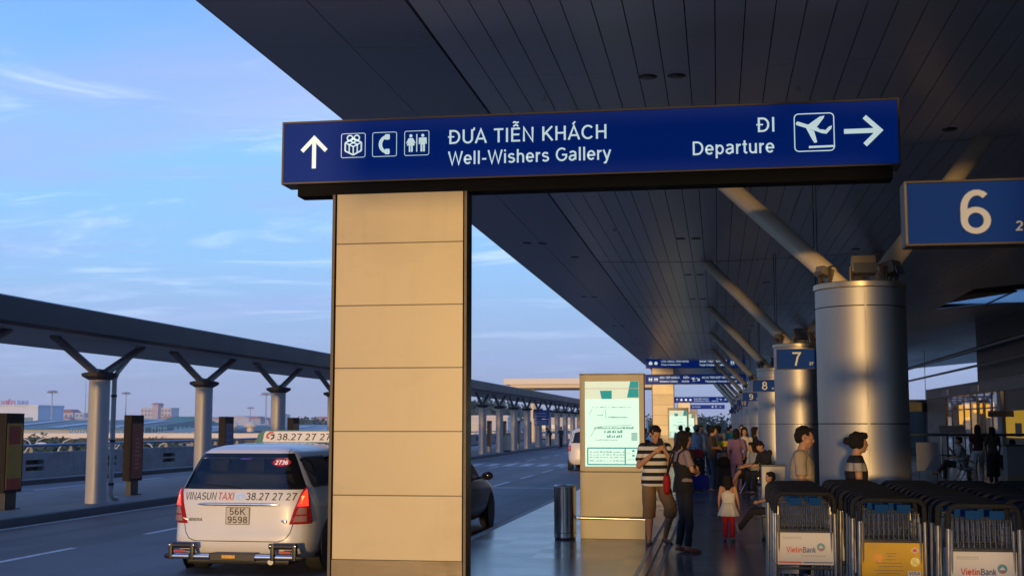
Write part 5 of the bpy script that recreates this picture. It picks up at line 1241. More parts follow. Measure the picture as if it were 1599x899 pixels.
def human(name, label, loc, rz, H, P=None, top=None, bottom=None, shoes=None, hair='short', detail=1, female=False, group=None, sleeve=.6, legs=1.0, hem=.86, face=True, look=0, nod=0, skirt=None, bulk=1.0, fingers='curl', straps=None, foot=None):
    """pose P: joints in metres for a 1.7 m person facing -Y; names end in L (+X side) or R (-X side)"""
    t = bpy.data.objects.new(name, None); C.objects.link(t); t.location = loc; t.rotation_euler = (0, 0, rz); tag(t, label, 'person', group)
    k = H / 1.7; P = P or {}
    def J(n):
        if n in P: return Vector(P[n]) * k
        b = n.rstrip('LR') if n[-1] in 'LR' else n
        v = Vector(BASE[b]); 
        if n[-1] == 'R': v.x = -v.x
        return v * k
    vox = {2: .0075, 1: .013, 0: .02}[detail]; bw = (.90 if female else 1.0) * bulk
    pel, wai, che, nek, hed = J('pelvis'), J('waist'), J('chest'), J('neck'), J('head')
    shL, shR = J('shoulderL'), J('shoulderR'); sx = (shL - shR).normalized(); hx = (J('hipL') - J('hipR')).normalized()
    body = MB()
    def torso(mb, g, top_=True, low=0.0):
        up0 = (wai - pel).normalized(); up1 = (nek - che).normalized()
        hw = (.165 if not female else .168) * k
        S = [(pel - up0 * (.06 - low) * k, hw * bw + g, .105 * k * bw + g, hx, up0), (pel + up0 * .03 * k, hw * .99 * bw + g, .108 * k * bw + g, hx, up0), (wai, (.135 if not female else .115) * k * bw + g, .092 * k * bw + g, (hx + sx), up0), (che - up1 * .02 * k, .155 * k * bw + g, (.108 if not female else .112) * k * bw + g, sx, up1), (che + up1 * .08 * k, .160 * k * bw + g, .095 * k * bw + g, sx, up1)]
        if top_: S += [(nek - up1 * .035 * k, .115 * k * bw + g, .070 * k + g, sx, up1), (nek + up1 * .005 * k, .058 * k + g * .5, .055 * k + g * .5, sx, up1)]
        loft(mb, S)
    torso(body, 0)
    cone(body, nek - V3(0, 0, .04 * k), hed - V3(0, 0, .03 * k), .056 * k, .047 * k)
    # head
    rot = Matrix.Rotation(look, 3, 'Z') @ Matrix.Rotation(nod, 3, 'X')
    def HP(x, y, z): return hed + rot @ (V3(x, y, z) * k)
    hb = 1.06 if H > 1.2 else 1.06 * (1.35 if H < 1.2 else 1)
    def he(mb, x, y, z, rx, ry, rz_, n=14, m_=10): mb.ell(HP(x * hb, y * hb, z * hb), (rx * k * hb, ry * k * hb, rz_ * k * hb), n, m_, rot)
    he(body, 0, .012, .030, .073, .092, .082); he(body, 0, -.022, -.035, .056, .066, .070); he(body, 0, -.050, -.082, .030, .030, .025)
    if detail >= 1:
        he(body, 0, -.090, -.022, .012, .016, .024, 8, 6); he(body, 0, -.076, .012, .045, .016, .012); he(body, 0, -.078, -.062, .022, .010, .012)
        for s in (-1, 1): he(body, s * .076, .008, -.012, .010, .020, .030, 8, 6); he(body, s * .036, -.058, -.030, .022, .022, .02, 8, 6)
    # arms, hands
    for s, sd_ in ((1, 'L'), (-1, 'R')):
        sh, el_, wr = J('shoulder' + sd_), J('elbow' + sd_), J('wrist' + sd_)
        cone(body, sh, el_, .050 * k * bw, .037 * k * bw); md = el_.lerp(wr, .3); cone(body, el_, md, .037 * k * bw, .038 * k * bw); cone(body, md, wr, .038 * k * bw, .024 * k)
        d = Vector(P.get('hand' + sd_, (wr - el_))).normalized(); side = Vector(P.get('palm' + sd_, (s * -1.0, 0, 0))); side = (side - d * side.dot(d)); side = side.normalized() if side.length > .01 else d.orthogonal().normalized()
        wv = d.cross(side).normalized(); p0 = wr + d * .05 * k
        rm = Matrix((wv, side, d)).transposed()
        body.ell(p0, (.038 * k, .016 * k, .052 * k), 12, 8, rm)
        if detail >= 1:
            cur = {'curl': .55, 'grip': 1.15, 'flat': .15}[fingers]
            for i, (u, L_) in enumerate(((-.029, .062), (-.010, .074), (.010, .070), (.028, .056))):
                b = p0 + wv * u * k + d * .040 * k; d1 = (d * math.cos(cur * .5) + side * math.sin(cur * .5)); d2 = (d * math.cos(cur * 1.4) + side * math.sin(cur * 1.4))
                m1 = b + d1 * L_ * .5 * k; cone(body, b, m1, .0092 * k, .0088 * k, True, 8); cone(body, m1, m1 + d2 * L_ * .5 * k, .0088 * k, .0078 * k, True, 8)
            b = p0 + wv * -.030 * k - d * .015 * k; m1 = b + (wv * -.6 + d * .6 + side * .4).normalized() * .035 * k; cone(body, b, m1, .0115 * k, .010 * k, True, 8); cone(body, m1, m1 + (d + side * .6).normalized() * .030 * k, .010 * k, .009 * k, True, 8)
        else: body.ell(p0 + d * .05 * k, (.03 * k, .015 * k, .04 * k), 8, 6, rm)
    for sd_ in 'LR':
        hp, kn, an = J('hip' + sd_), J('knee' + sd_), J('ankle' + sd_)
        cone(body, hp, kn, .083 * k * bw, .052 * k * bw); cf = kn.lerp(an, .3); cone(body, kn, cf, .050 * k * bw, .054 * k * bw); cone(body, cf, an, .054 * k * bw, .034 * k)
        fd = Vector(P.get('toe' + sd_, (0.15 if sd_ == 'L' else -.15, -1, -.12))).normalized(); fc = an + fd * .07 * k + V3(0, 0, -.035 * k)
        sdv = fd.cross(V3(0, 0, 1)).normalized(); upv = sdv.cross(fd).normalized(); rm = Matrix((sdv, fd, upv)).transposed()
        body.ell(fc, (.040 * k, .120 * k, .032 * k), 12, 8, rm)
    bo = fleshed(body, 'body', SKIN, t, vox, 3)
    if detail == 2 and face:
        ey = MB()
        for s in (-1, 1): ey.ell(HP(s * .032 * hb, -.087 * hb, -.004 * hb), (.011 * k, .005 * k, .0045 * k), 10, 6, rot); ey.ell(HP(s * .034 * hb, -.093 * hb, .018 * hb), (.016 * k, .004 * k, .0025 * k), 10, 6, rot)
        ey.build('eyes_and_brows', HAIR, bo, True)
        MB().ell(HP(0, -.094 * hb, -.064 * hb), (.022 * k, .006 * k, .006 * k), 10, 6, rot).build('mouth', mat('lips', (.20, .07, .05), .5), bo, True)
    # hair
    hm = MB(); g_ = 1.0
    he(hm, 0, .020, .042, .079, .090, .080)
    he(hm, 0, .050, .000, .074, .062, .072)
    if hair in ('short', 'bald'): he(hm, 0, -.042, .078, .056, .040, .030)
    else: he(hm, 0, -.045, .078, .074, .050, .040); [he(hm, s * .070, .0, .0, .020, .050, .07) for s in (-1, 1)]
    if hair == 'bun': he(hm, 0, .125, .01, .042, .045, .042)
    if hair == 'pony': he(hm, 0, .105, .0, .03, .05, .04); he(hm, 0, .115, -.09, .026, .03, .10)
    if hair in ('long', 'mid'):
        L_ = .09 if hair == 'mid' else .34
        for i in range(5): he(hm, 0, .055 + .006 * i, -.03 - L_ * i / 5, .074 - .004 * i, .042, .07)
        for s in (-1, 1): he(hm, s * .072, .01, -.06, .018, .042, .08)
    if hair == 'pigtails':
        for s in (-1, 1): he(hm, s * .085, .04, .0, .028, .03, .05)
    fleshed(hm, 'hair', HAIR, bo, max(.008, vox), 2)
    # upper garment
    if top:
        sm = MB(); g = .016 * k; up0 = (wai - pel).normalized(); up1 = (nek - che).normalized(); h0 = (hem - .94) * k
        S = [(pel + up0 * h0, .178 * k * bw + g, .118 * k * bw + g, hx, up0)]
        if h0 < -.02: S.append((pel + up0 * .02 * k, .172 * k * bw + g, .112 * k * bw + g, hx, up0))
        S += [(wai, (.150 if not female else .125) * k * bw + g, .105 * k * bw + g, hx + sx, up0), (che - up1 * .02 * k, .160 * k * bw + g, (.112 if not female else .120) * k * bw + g, sx, up1), (che + up1 * .08 * k, .165 * k * bw + g, .098 * k * bw + g, sx, up1), (nek - up1 * .04 * k, .125 * k * bw + g, .075 * k + g, sx, up1), (nek - up1 * (.0) * k, .062 * k + g, .060 * k + g * .6, sx, up1)]
        loft(sm, S)
        for sd_ in 'LR':
            sh, el_, wr = J('shoulder' + sd_), J('elbow' + sd_), J('wrist' + sd_)
            if sleeve > 0:
                e_ = sh.lerp(el_, min(1, sleeve)); sm.ell(sh, (.066 * k * bw,) * 3, 12, 8)
                sm.tube([sh, e_], [.066 * k * bw, (.060 if sleeve < 1 else .048) * k * bw], 14)
                if sleeve > 1: sm.ell(el_, (.048 * k * bw,) * 3, 10, 8); sm.tube([el_, el_.lerp(wr, min(1, sleeve - 1))], [.048 * k * bw, .036 * k], 12)
        so = fleshed(sm, 'top', top, t, max(vox, .009), 3)
        if straps: 
            pass
    if skirt:
        sm = MB(); up0 = (wai - pel).normalized(); kl = (J('kneeL') + J('kneeR')) / 2
        dn = (kl - pel); zk = skirt[1]
        seated = abs(kl.z - pel.z) < .25 * k
        ra = .19 * k
        loft(sm, [(wai - up0 * .02, .135 * k * bw, .115 * k * bw, hx, up0), (pel, .185 * k * bw, .130 * k * bw, hx, up0), (pel + dn * .45, ra, .13 * k, hx, -dn), (pel + dn * zk, .20 * k, .14 * k, hx, -dn)])
        fleshed(sm, 'skirt', skirt[0], t, max(vox, .009), 3)
    if bottom:
        tm = MB(); g = .012 * k; up0 = (wai - pel).normalized()
        loft(tm, [(pel - up0 * .07 * k, .160 * k * bw + g, .10 * k * bw + g, hx, up0), (pel + up0 * .03 * k, .165 * k * bw + g, .106 * k * bw + g, hx, up0), (wai - up0 * .02 * k, (.140 if not female else .120) * k * bw + g, .095 * k * bw + g, hx, up0)])
        wide = 1.0
        for sd_ in 'LR':
            hp, kn, an = J('hip' + sd_), J('knee' + sd_), J('ankle' + sd_)
            tm.ell(hp, (.092 * k * bw,) * 3, 12, 8); r1 = .066 * k * bw if legs >= 1 else .088 * k * bw
            if legs < 1:
                ll = max(legs, .0) ; e_ = hp.lerp(kn, min(1, ll * 2)); tm.tube([hp, e_], [.096 * k * bw, .090 * k * bw], 16)
                if ll > .5: tm.ell(kn, (.084 * k * bw,) * 3, 12, 8); tm.tube([kn, kn.lerp(an, (ll - .5) * 2)], [.084 * k * bw, .088 * k * bw], 16)
            else:
                tm.tube([hp, kn], [.096 * k * bw, r1], 16); tm.ell(kn, (r1,) * 3, 12, 8); tm.tube([kn, an + V3(0, 0, .015 * k)], [r1, .056 * k * bw], 16)
        fleshed(tm, 'trousers' if legs >= 1 else 'shorts', bottom, t, max(vox, .009), 3)
    if shoes:
        for sd_ in 'LR':
            an = J('ankle' + sd_); fd = Vector(P.get('toe' + sd_, (0.15 if sd_ == 'L' else -.15, -1, -.12))).normalized(); fc = an + fd * .07 * k + V3(0, 0, -.038 * k)
            sdv = fd.cross(V3(0, 0, 1)).normalized(); upv = sdv.cross(fd).normalized(); rm = Matrix((sdv, fd, upv)).transposed()
            m = MB().ell(fc, (.047 * k, .132 * k, .030 * k), 14, 8, rm)
            if foot == 'shoe': m.ell(an + V3(0, 0, -.02 * k), (.045 * k, .05 * k, .04 * k), 12, 8)
            m.build('shoe', shoes, t, True)
    return t, J
c = cloth
navy = (.012, .013, .022)
# the young man with his phone
P1 = dict(wristL=(.085, -.27, 1.36), elbowL=(.235, -.12, 1.14), handL=(-.35, -.1, 1), palmL=(-.6, .8, 0), wristR=(-.055, -.26, 1.32), elbowR=(-.25, -.06, 1.12), handR=(.8, -.05, .55), palmR=(.2, .9, 0), head=(.0, -.045, 1.575),
          kneeL=(.20, -.14, .50), ankleL=(.16, .12, .085), kneeR=(-.095, -.03, .47), ankleR=(-.10, .0, .075), hipL=(.09, 0, .90), toeL=(.5, -1, -.4))
m1, J1 = human('person', 'man in navy and white striped polo and khaki shorts looking at a phone', (-.90, 18.25, 0), R(14), 1.68, P1, stripes('striped_jersey', (.50, .50, .50), navy, .105, .86, .5), c('khaki', (.165, .105, .055)), mat('sandal', (.05, .035, .03), .6), 'short', 2, legs=.60, hem=.84, nod=R(24), look=R(14), bulk=1.08, sleeve=.72)
ph = thing('mobile_phone', 'small dark phone held up by the man in the striped polo', 'phone', (-.90, 18.25, 0), R(14))
MB().box(-.02, .045, -.345, -.332, 1.40, 1.51, bev=.004, rot=Matrix.Rotation(R(-28), 3, 'X')).build('case', m_rub, ph)
cl = MB(); 
loft(cl, [(V3(0, .012, 1.395), .085, .075, (1, 0, 0), (0, 0, 1)), (V3(0, .005, 1.45), .070, .066, (1, 0, 0), (0, -.1, 1))]); o = cl.build('collar', c('navy', navy), m1, True); 
# the young woman in black with folded arms
P2 = dict(elbowL=(.225, -.05, 1.16), wristL=(.02, -.20, 1.15), elbowR=(-.225, -.05, 1.15), wristR=(-.01, -.23, 1.11), handL=(-1, 0, .1), handR=(1, -.1, .1), palmL=(0, 1, 0), palmR=(0, 1, 0), head=(0, -.02, 1.58), kneeL=(.085, -.02, .48), ankleL=(.075, .06, .08), kneeR=(-.085, -.05, .47), ankleR=(-.09, -.02, .08))
m2, J2 = human('person', 'young woman with short black hair in a black pinafore and dark jeans, arms folded', (-.47, 17.2, 0), R(112), 1.61, P2, c('mauve_check', (.20, .155, .165), .25), c('dark_denim', (.018, .020, .030)), mat('orange_sandal', (.40, .09, .04), .5), 'mid', 2, female=True, legs=1.0, hem=.99, sleeve=.75, look=R(-6), nod=R(6))
pin = MB(); k = 1.61 / 1.7
loft(pin, [(V3(0, 0, .84 * k), .190 * k, .142 * k, (1, 0, 0), (0, 0, 1)), (V3(0, 0, .95 * k), .180 * k, .136 * k, (1, 0, 0), (0, 0, 1)), (V3(0, -.005, 1.08 * k), .142 * k, .122 * k, (1, 0, 0), (0, 0, 1)), (V3(0, 0, 1.22 * k), .160 * k, .142 * k, (1, 0, 0), (0, 0, 1)), (V3(0, 0, 1.27 * k), .145 * k, .140 * k, (1, 0, 0), (0, 0, 1))])
for s in (-1, 1): pin.tube([(s * .095 * k, -.128 * k, 1.24 * k), (s * .10 * k, -.10 * k, 1.38 * k), (s * .095 * k, .0, 1.452 * k), (s * .09 * k, .10 * k, 1.38 * k), (s * .085 * k, .132 * k, 1.24 * k)], .014, 8)
pin.build('pinafore', c('black', (.010, .010, .012)), m2, True)
bag = thing('shoulder_bag', 'red bag hanging at the back of the woman in the black pinafore', 'bag', (-.70, 17.42, .80))
MB().ell((0, 0, .10), (.055, .12, .15), 16, 12).ell((0, 0, .02), (.05, .11, .08), 14, 10).build('pouch', c('red', (.33, .012, .015)), bag, True)
MB().tube([(0, -.08, .20), (.05, -.08, .45), (.12, -.10, .62), (.14, .0, .64), (.08, .08, .45), (0, .08, .2)], .012, 8).build('strap', c('black', (.01, .01, .012)), bag, True)
# the little girl seen from behind
P3 = dict(elbowL=(.235, .0, 1.12), wristL=(.25, -.06, .90), elbowR=(-.235, .02, 1.13), wristR=(-.27, -.08, .93), pelvis=(0, -.01, .86), hipL=(.08, 0, .80), hipR=(-.08, 0, .80), kneeL=(.09, -.02, .44), kneeR=(-.09, -.02, .44), waist=(0, -.02, 1.04), ankleL=(.10, 0, .08), ankleR=(-.10, 0, .08), head=(0, 0, 1.56))
m3, J3 = human('person', 'small girl in a white strappy top and red leggings seen from behind', (.13, 18.9, 0), R(176), .95, P3, c('white', (.52, .50, .50)), c('red_leggings', (.34, .012, .025)), mat('dark_shoe', (.06, .05, .045), .6), 'mid', 2, legs=1.0, hem=.84, sleeve=0, face=False, bulk=1.05)
k = .95 / 1.7
for o_ in list(m3.children):
    if o_.name.startswith('top'):
        o_.data = o_.data.copy(); bm_ = bmesh.new(); bm_.from_mesh(o_.data); 
        for v in bm_.verts:
            if v.co.z > 1.30 * k: v.co.x *= .55; v.co.y *= .75; v.co.z = 1.30 * k + (v.co.z - 1.30 * k) * .35
        bm_.to_mesh(o_.data); bm_.free()
sk_m = MB(); rows = []
for i, (z, rx_, ry_) in enumerate(((1.00, .155, .125), (.92, .185, .155), (.82, .225, .195), (.72, .262, .232), (.66, .275, .245))):
    rows.append([((rx_ + .018 * i / 4 * math.sin(9 * a)) * k * math.cos(a), (ry_ + .018 * i / 4 * math.sin(9 * a)) * k * math.sin(a), z * k) for a in [2 * math.pi * j / 54 for j in range(55)]])
sk_m.grid(rows); o = sk_m.build('skirt', c('white', (.52, .50, .50)), m3, True); so_ = o.modifiers.new('t', 'SOLIDIFY'); so_.thickness = .006
mb = MB()
for s in (-1, 1): mb.tube([(s * .11 * k, .11 * k, 1.22 * k), (s * .02 * k, .125 * k, 1.30 * k), (-s * .07 * k, .09 * k, 1.40 * k), (-s * .085 * k, .0, 1.435 * k), (-s * .08 * k, -.08 * k, 1.36 * k)], .013 * k * 1.3, 8)
mb.build('crossed_strap', c('white', (.52, .50, .50)), m3, True)
# man and woman standing behind the trolleys
P4 = dict(elbowL=(.215, .03, 1.12), wristL=(.20, -.06, .90), elbowR=(-.215, -.0, 1.12), wristR=(-.19, -.20, 1.00), handL=(0, -.3, -1), handR=(0, -.9, -.5), head=(0, -.035, 1.585))
human('person', 'man in a beige short sleeved shirt standing in profile behind the trolleys', (.90, 14.15, 0), R(84), 1.67, P4, c('beige', (.30, .245, .175)), c('grey_trousers', (.05, .05, .055)), mat('dark_shoe', (.06, .05, .045), .6), 'short', 2, sleeve=.8, hem=.86, bulk=1.08, nod=R(10))
P5 = dict(elbowL=(.20, .03, 1.12), wristL=(.20, -.05, .88), elbowR=(-.20, .0, 1.11), wristR=(-.18, -.18, .98), handL=(0, -.3, -1), handR=(0, -.9, -.6), head=(0, -.03, 1.585))
human('person', 'woman with her hair in a bun in a black and white top behind the trolleys', (1.47, 14.1, 0), R(92), 1.61, P5, stripes('black_white_top', (.30, .28, .26), (.016, .016, .02), .23, 1.06, .62), c('dark_trousers', (.02, .02, .025)), mat('dark_shoe', (.06, .05, .045), .6), 'bun', 2, female=True, sleeve=.45, hem=.86, nod=R(4), bulk=1.05)
SIT = dict(pelvis=(0, .02, .52), hipL=(.10, 0, .50), hipR=(-.10, 0, .50), waist=(0, .03, .68), chest=(0, .0, .88), neck=(0, -.02, 1.06), shoulderL=(.175, -.01, 1.0), shoulderR=(-.175, -.01, 1.0), elbowL=(.21, -.10, .76), elbowR=(-.21, -.10, .76), wristL=(.10, -.30, .70), wristR=(-.10, -.30, .70), head=(0, -.05, 1.20), kneeL=(.10, -.43, .50), kneeR=(-.10, -.43, .50), ankleL=(.10, -.45, .08), ankleR=(-.10, -.45, .08))
# child sitting beyond the first trolley row
SC = dict(SIT); SC.update(ankleL=(.10, -.72, .12), ankleR=(-.08, -.70, .12), toeL=(0, -.3, 1), toeR=(0, -.3, 1))
human('person', 'child sitting in profile just behind the first trolley row, legs stretched out', (.80, 19.5, .04), R(-92), 1.22, SC, c('dark_blue', (.02, .025, .05)), c('dark_trousers', (.02, .02, .025)), mat('grey_shoe', (.25, .25, .27), .6), 'short', 1, sleeve=.8)
# the group by the seats
P7 = dict(elbowR=(-.23, .0, 1.13), wristR=(-.20, -.15, .98))
human('person', 'woman in a lilac trouser suit seen from behind in the group by the seats', (.45, 32.6, 0), R(172), 1.58, P7, c('lilac', (.17, .10, .20)), c('lilac', (.17, .10, .20)), mat('dark_shoe', (.06, .05, .045), .6), 'mid', 1, female=True, sleeve=1.9, hem=.74)
human('person', 'woman in a white blouse facing the camera behind the woman in lilac', (.68, 33.9, 0), R(8), 1.62, dict(), c('white_blouse', (.48, .44, .45)), c('dark_trousers', (.02, .02, .025)), mat('dark_shoe', (.06, .05, .045), .6), 'long', 1, female=True, sleeve=1.0, hem=.9)
P9 = dict(SIT); P9.update(kneeL=(.06, -.42, .58), kneeR=(-.08, -.44, .50), ankleL=(-.06, -.62, .20), ankleR=(-.05, -.50, .08), toeL=(0, -1, -.5), head=(0, -.04, 1.19))
human('person', 'seated woman in a grey top and black skirt with bare crossed legs', (.84, 31.0, .02), R(-70), 1.62, P9, c('grey_knit', (.23, .23, .22)), None, mat('tan_shoe', (.25, .09, .05), .5), 'mid', 1, female=True, sleeve=1.0, hem=.90, skirt=(c('black', (.01, .01, .012)), .92))
P10 = dict(SIT); P10.update(head=(0, -.16, 1.14), neck=(0, -.08, 1.04), chest=(0, -.04, .88))
human('person', 'man in a dark jacket and white shirt sitting bent over, right of the seated woman', (1.10, 30.6, .04), R(-55), 1.70, P10, c('dark_jacket', (.014, .014, .018)), c('dark_trousers', (.02, .02, .025)), mat('dark_shoe', (.06, .05, .045), .6), 'short', 1, sleeve=1.9, nod=R(35), hem=.90)
P11 = dict(P2); P11.update(head=(0, -.03, 1.58))
human('person', 'woman in dark brown and blue jeans with folded arms, left of the lilac suit', (-.15, 32.3, 0), R(80), 1.66, P11, c('dark_brown', (.055, .042, .035)), c('blue_denim', (.035, .055, .09)), mat('sandal', (.05, .035, .03), .6), 'pony', 1, female=True, sleeve=1.0, hem=.84)
human('person', 'man in a pale blue shirt and grey cap seen from behind', (-.60, 36.0, 0), R(185), 1.68, dict(), c('pale_blue', (.34, .38, .46)), c('dark_trousers', (.02, .02, .025)), mat('dark_shoe', (.06, .05, .045), .6), 'short', 1, sleeve=1.9, hem=.9)
cp = thing('cap', 'grey cap on the man in the pale blue shirt', 'cap', (-.60, 35.98, 1.58)); MB().ell((0, 0, .02), (.095, .11, .085), 16, 8).box(-.07, .07, .06, .19, -.01, .005, bev=.003).build('crown', c('cap_grey', (.22, .22, .24)), cp, True)
human('person', 'person in a beige shirt with only head and shoulders showing before the second map board', (-1.30, 45, 0), R(170), 1.66, dict(), c('beige_dull', (.28, .24, .17)), c('dark_trousers', (.02, .02, .025)), mat('dark_shoe', (.06, .05, .045), .6), 'short', 1, sleeve=.8)
m14, _ = human('person', 'person with a white face mask half hidden behind the striped polo', (-1.58, 27.2, 0), R(60), 1.62, dict(), c('grey_shirt', (.16, .16, .18)), c('dark_trousers', (.02, .02, .025)), mat('dark_shoe', (.06, .05, .045), .6), 'short', 1, sleeve=.8)
MB().ell((0, -.085, 1.47), (.045, .035, .045), 14, 10).build('face_mask', c('mask_white', (.55, .55, .58)), m14, True)
human('person', 'person in a grey top walking beyond the man in the pale blue shirt', (-.62, 46, 0), R(20), 1.66, dict(), c('grey_top', (.25, .24, .25)), c('dark_trousers', (.02, .02, .025)), mat('dark_shoe', (.06, .05, .045), .6), 'short', 0, sleeve=1.0)
human('person', 'person in a white top beyond the woman with folded arms', (-.36, 50, 0), R(-160), 1.64, dict(), c('white_blouse', (.48, .44, .45)), c('dark_trousers', (.02, .02, .025)), mat('dark_shoe', (.06, .05, .045), .6), 'mid', 0, female=True, sleeve=1.0)
human('person', 'person in a teal shirt far along the walkway', (.42, 52, 0), R(160), 1.60, dict(), c('teal', (.01, .16, .17)), c('dark_trousers', (.02, .02, .025)), mat('dark_shoe', (.06, .05, .045), .6), 'short', 0, sleeve=.9)
# two people on the far side of the road
human('person', 'person in dark teal standing at the far island kerb', (-12.1, 98, -.15), R(-40), 1.66, dict(elbowR=(-.26, -.1, 1.2), wristR=(-.36, -.2, 1.05)), c('dark_teal', (.015, .06, .065)), c('dark_trousers', (.02, .02, .025)), mat('dark_shoe', (.06, .05, .045), .6), 'short', 0, sleeve=1.0)
human('person', 'person bending over luggage at the far island kerb', (-13.0, 98.5, 0), R(-80), 1.60, dict(head=(0, -.30, 1.40), neck=(0, -.2, 1.30), chest=(0, -.12, 1.17), shoulderL=(.17, -.16, 1.26), shoulderR=(-.17, -.16, 1.26), elbowL=(.2, -.28, 1.0), elbowR=(-.2, -.28, 1.0), wristL=(.1, -.42, .85), wristR=(-.1, -.42, .85)), c('dark_jacket', (.014, .014, .018)), c('dark_trousers', (.02, .02, .025)), mat('dark_shoe', (.06, .05, .045), .6), 'short', 0, sleeve=1.9)
# right-hand side, beyond the trolleys
human('person', 'woman with long dark hair in white trousers at the right, seen from behind', (7.36, 38.0, 0), R(165), 1.68, dict(), c('dark_red', (.06, .012, .015)), c('white_trousers', (.50, .50, .56)), mat('dark_shoe', (.06, .05, .045), .6), 'long', 1, female=True, sleeve=.6, hem=.95)
human('person', 'woman in a brown top and long black skirt at the right edge group', (7.66, 37.5, 0), R(200), 1.62, dict(elbowL=(.25, .0, 1.12), wristL=(.28, -.1, .92)), c('brown_top', (.075, .055, .045)), c('black', (.01, .01, .012)), mat('dark_shoe', (.06, .05, .045), .6), 'mid', 1, female=True, sleeve=1.0, hem=.90, skirt=(c('black', (.01, .01, .012)), 1.5))
og = thing('carrier_bag', 'orange carrier bag held by the woman in the long black skirt', 'bag', (8.00, 37.3, .55)); MB().prism([(-.10, 0), (.12, 0), (.10, .30), (-.07, .30)], -.04, .04, 'XZ').tube([(-.05, 0, .30), (-.02, 0, .42), (.04, 0, .42), (.07, 0, .30)], .008, 6).build('bag', c('orange', (.45, .10, .01)), og)
P21 = dict(SIT); P21.update(kneeL=(.05, -.42, .60), ankleL=(-.10, -.62, .30), elbowR=(-.18, -.16, .80), wristR=(-.06, -.30, .98))
human('person', 'seated man in a pale shirt at the right, legs crossed, facing left', (6.95, 38.4, .02), R(-95), 1.70, P21, c('off_white', (.34, .34, .31)), c('dark_trousers', (.02, .02, .025)), mat('dark_shoe', (.06, .05, .045), .6), 'short', 1, sleeve=.9)
human('person', 'seated dark haired woman at the right edge with only her head and white collar showing', (8.20, 37.5, .02), R(180), 1.62, SIT, c('white_blouse', (.48, .44, .45)), c('dark_trousers', (.02, .02, .025)), mat('dark_shoe', (.06, .05, .045), .6), 'mid', 1, female=True, sleeve=.9)
# ------------------------------------------------------------------ luggage trolleys nested in rows
m_tube = mat('trolley_steel', (.42, .41, .39), .30, .9, var=.15, vscale=12)
m_tubed = mat('trolley_steel_dull', (.26, .26, .26), .32, .9, var=.2, vscale=12)
m_grip = mat('trolley_grip', (.012, .013, .016), .6, var=.5, vscale=60, bump=.6, bscale=140, spec=.25)
m_card = mat('advert_card_white', (.50, .50, .53), .6, var=.05, vscale=5)
m_cardy = mat('advert_card_yellow', (.48, .29, .01), .6, var=.35, vscale=3.5)
m_bluetag = mat('trolley_blue_tag', (.004, .04, .15), .8, var=.15, vscale=50, spec=.1)
def trolley(board=True):
    t = thing('luggage_trolley', '', 'trolley', (0, 0, 0)); w = .245
    m = MB()
    for s in (-1, 1):
        m.tube([(s * w, .10, .10), (s * (w - .004), .02, .50), (s * (w - .008), -.02, .98)], .0145, 10)
        m.tube([(s * (w - .03), .13, .12), (s * (w - .034), .05, .50), (s * (w - .036), .02, .96)], .010, 8)
    m.build('upright', m_tube, t, True)
    P = [(-w + .008, -.02, .975), (-w + .010, -.02, 1.07)]; cxx = w - .075
    for i in range(7): a = R(180 - 90 * i / 6); P.append((-cxx + .065 * math.cos(a), -.02 - .004 * i, 1.07 + .065 * math.sin(a)))
    P += [(-x, y, z) for x, y, z in P[::-1]]
    g = MB().tube(P, .0195, 12).build('handle', m_grip, t, True)
    for xa in (-.13, .03): MB().box(xa, xa + .10, -.078, -.066, 1.045, 1.105, bev=.004).build('handle_label', m_bluetag, g)
    m = MB()
    yb0, yb1, zb0, zb1 = .04, .27, .84, 1.03
    for z in (zb1, zb0 + .09, zb0): m.tube([(-.21, yb0, z), (.21, yb0, z), (.21, yb1, z + .02), (-.21, yb1, z + .02)], .0045, 6, closed=True)
    for i in range(12):
        x = -.20 + .4 * i / 11; m.tube([(x, yb0, zb1), (x, yb0 - .002, zb0), (x, yb1, zb0 + .02), (x, yb1, zb1 + .02)], .0032, 5)
    for s in (-1, 1):
        for i in range(4): y = yb0 + .05 + .05 * i; m.tube([(s * .21, y, zb0), (s * .21, y, zb1)], .0032, 5)
    m.build('basket', m_tubed, t, True)
    m = MB().box(-.225, .225, .03, .042, .555, .815, bev=.003)
    bd = m.build('advert_board', m_card, t)
    for zc in (.525, .825): MB().tube([(-w, .045, zc), (w, .045, zc)], .010, 8).build('cross_bar', m_tubed, t, True)
    m = MB()
    for s in (-1, 1): m.tube([(s * w, .10, .17), (s * w * .96, .60, .16), (s * w * .70, .98, .14)], .014, 8)
    m.tube([(-w, .10, .17), (w, .10, .17)], .012, 8).tube([(-w * .7, .98, .14), (w * .7, .98, .14)], .012, 8)
    for i in range(5): x = -.15 + .075 * i; m.tube([(x, .10, .175), (x, .96, .15)], .006, 6)
    m.build('base_frame', m_tubed, t, True)
    for (x, y) in ((-w, .12), (w, .12), (0, .92)):
        q = MB().lathe([(.035, -.014), (.058, -.014), (.06, 0), (.058, .014), (.035, .014)], n=18); q.bm.transform(Matrix.Translation((x, y, .062)) @ Matrix.Rotation(R(90), 4, 'Y')); q.build('wheel', m_rub, t, True)
    return t
tg = 'nested luggage trolleys'
hid = trolley(); hid.name = 'luggage_trolley'
rows = [(.70, 10.7, 8, 'first'), (1.26, 9.9, 12, 'second'), (1.80, 9.3, 14, 'third'), (2.34, 9.3, 14, 'fourth'), (2.88, 9.6, 13, 'fifth'), (3.42, 10.0, 12, 'sixth')]
first_used = False; fronts = []
rr = random.Random(8)
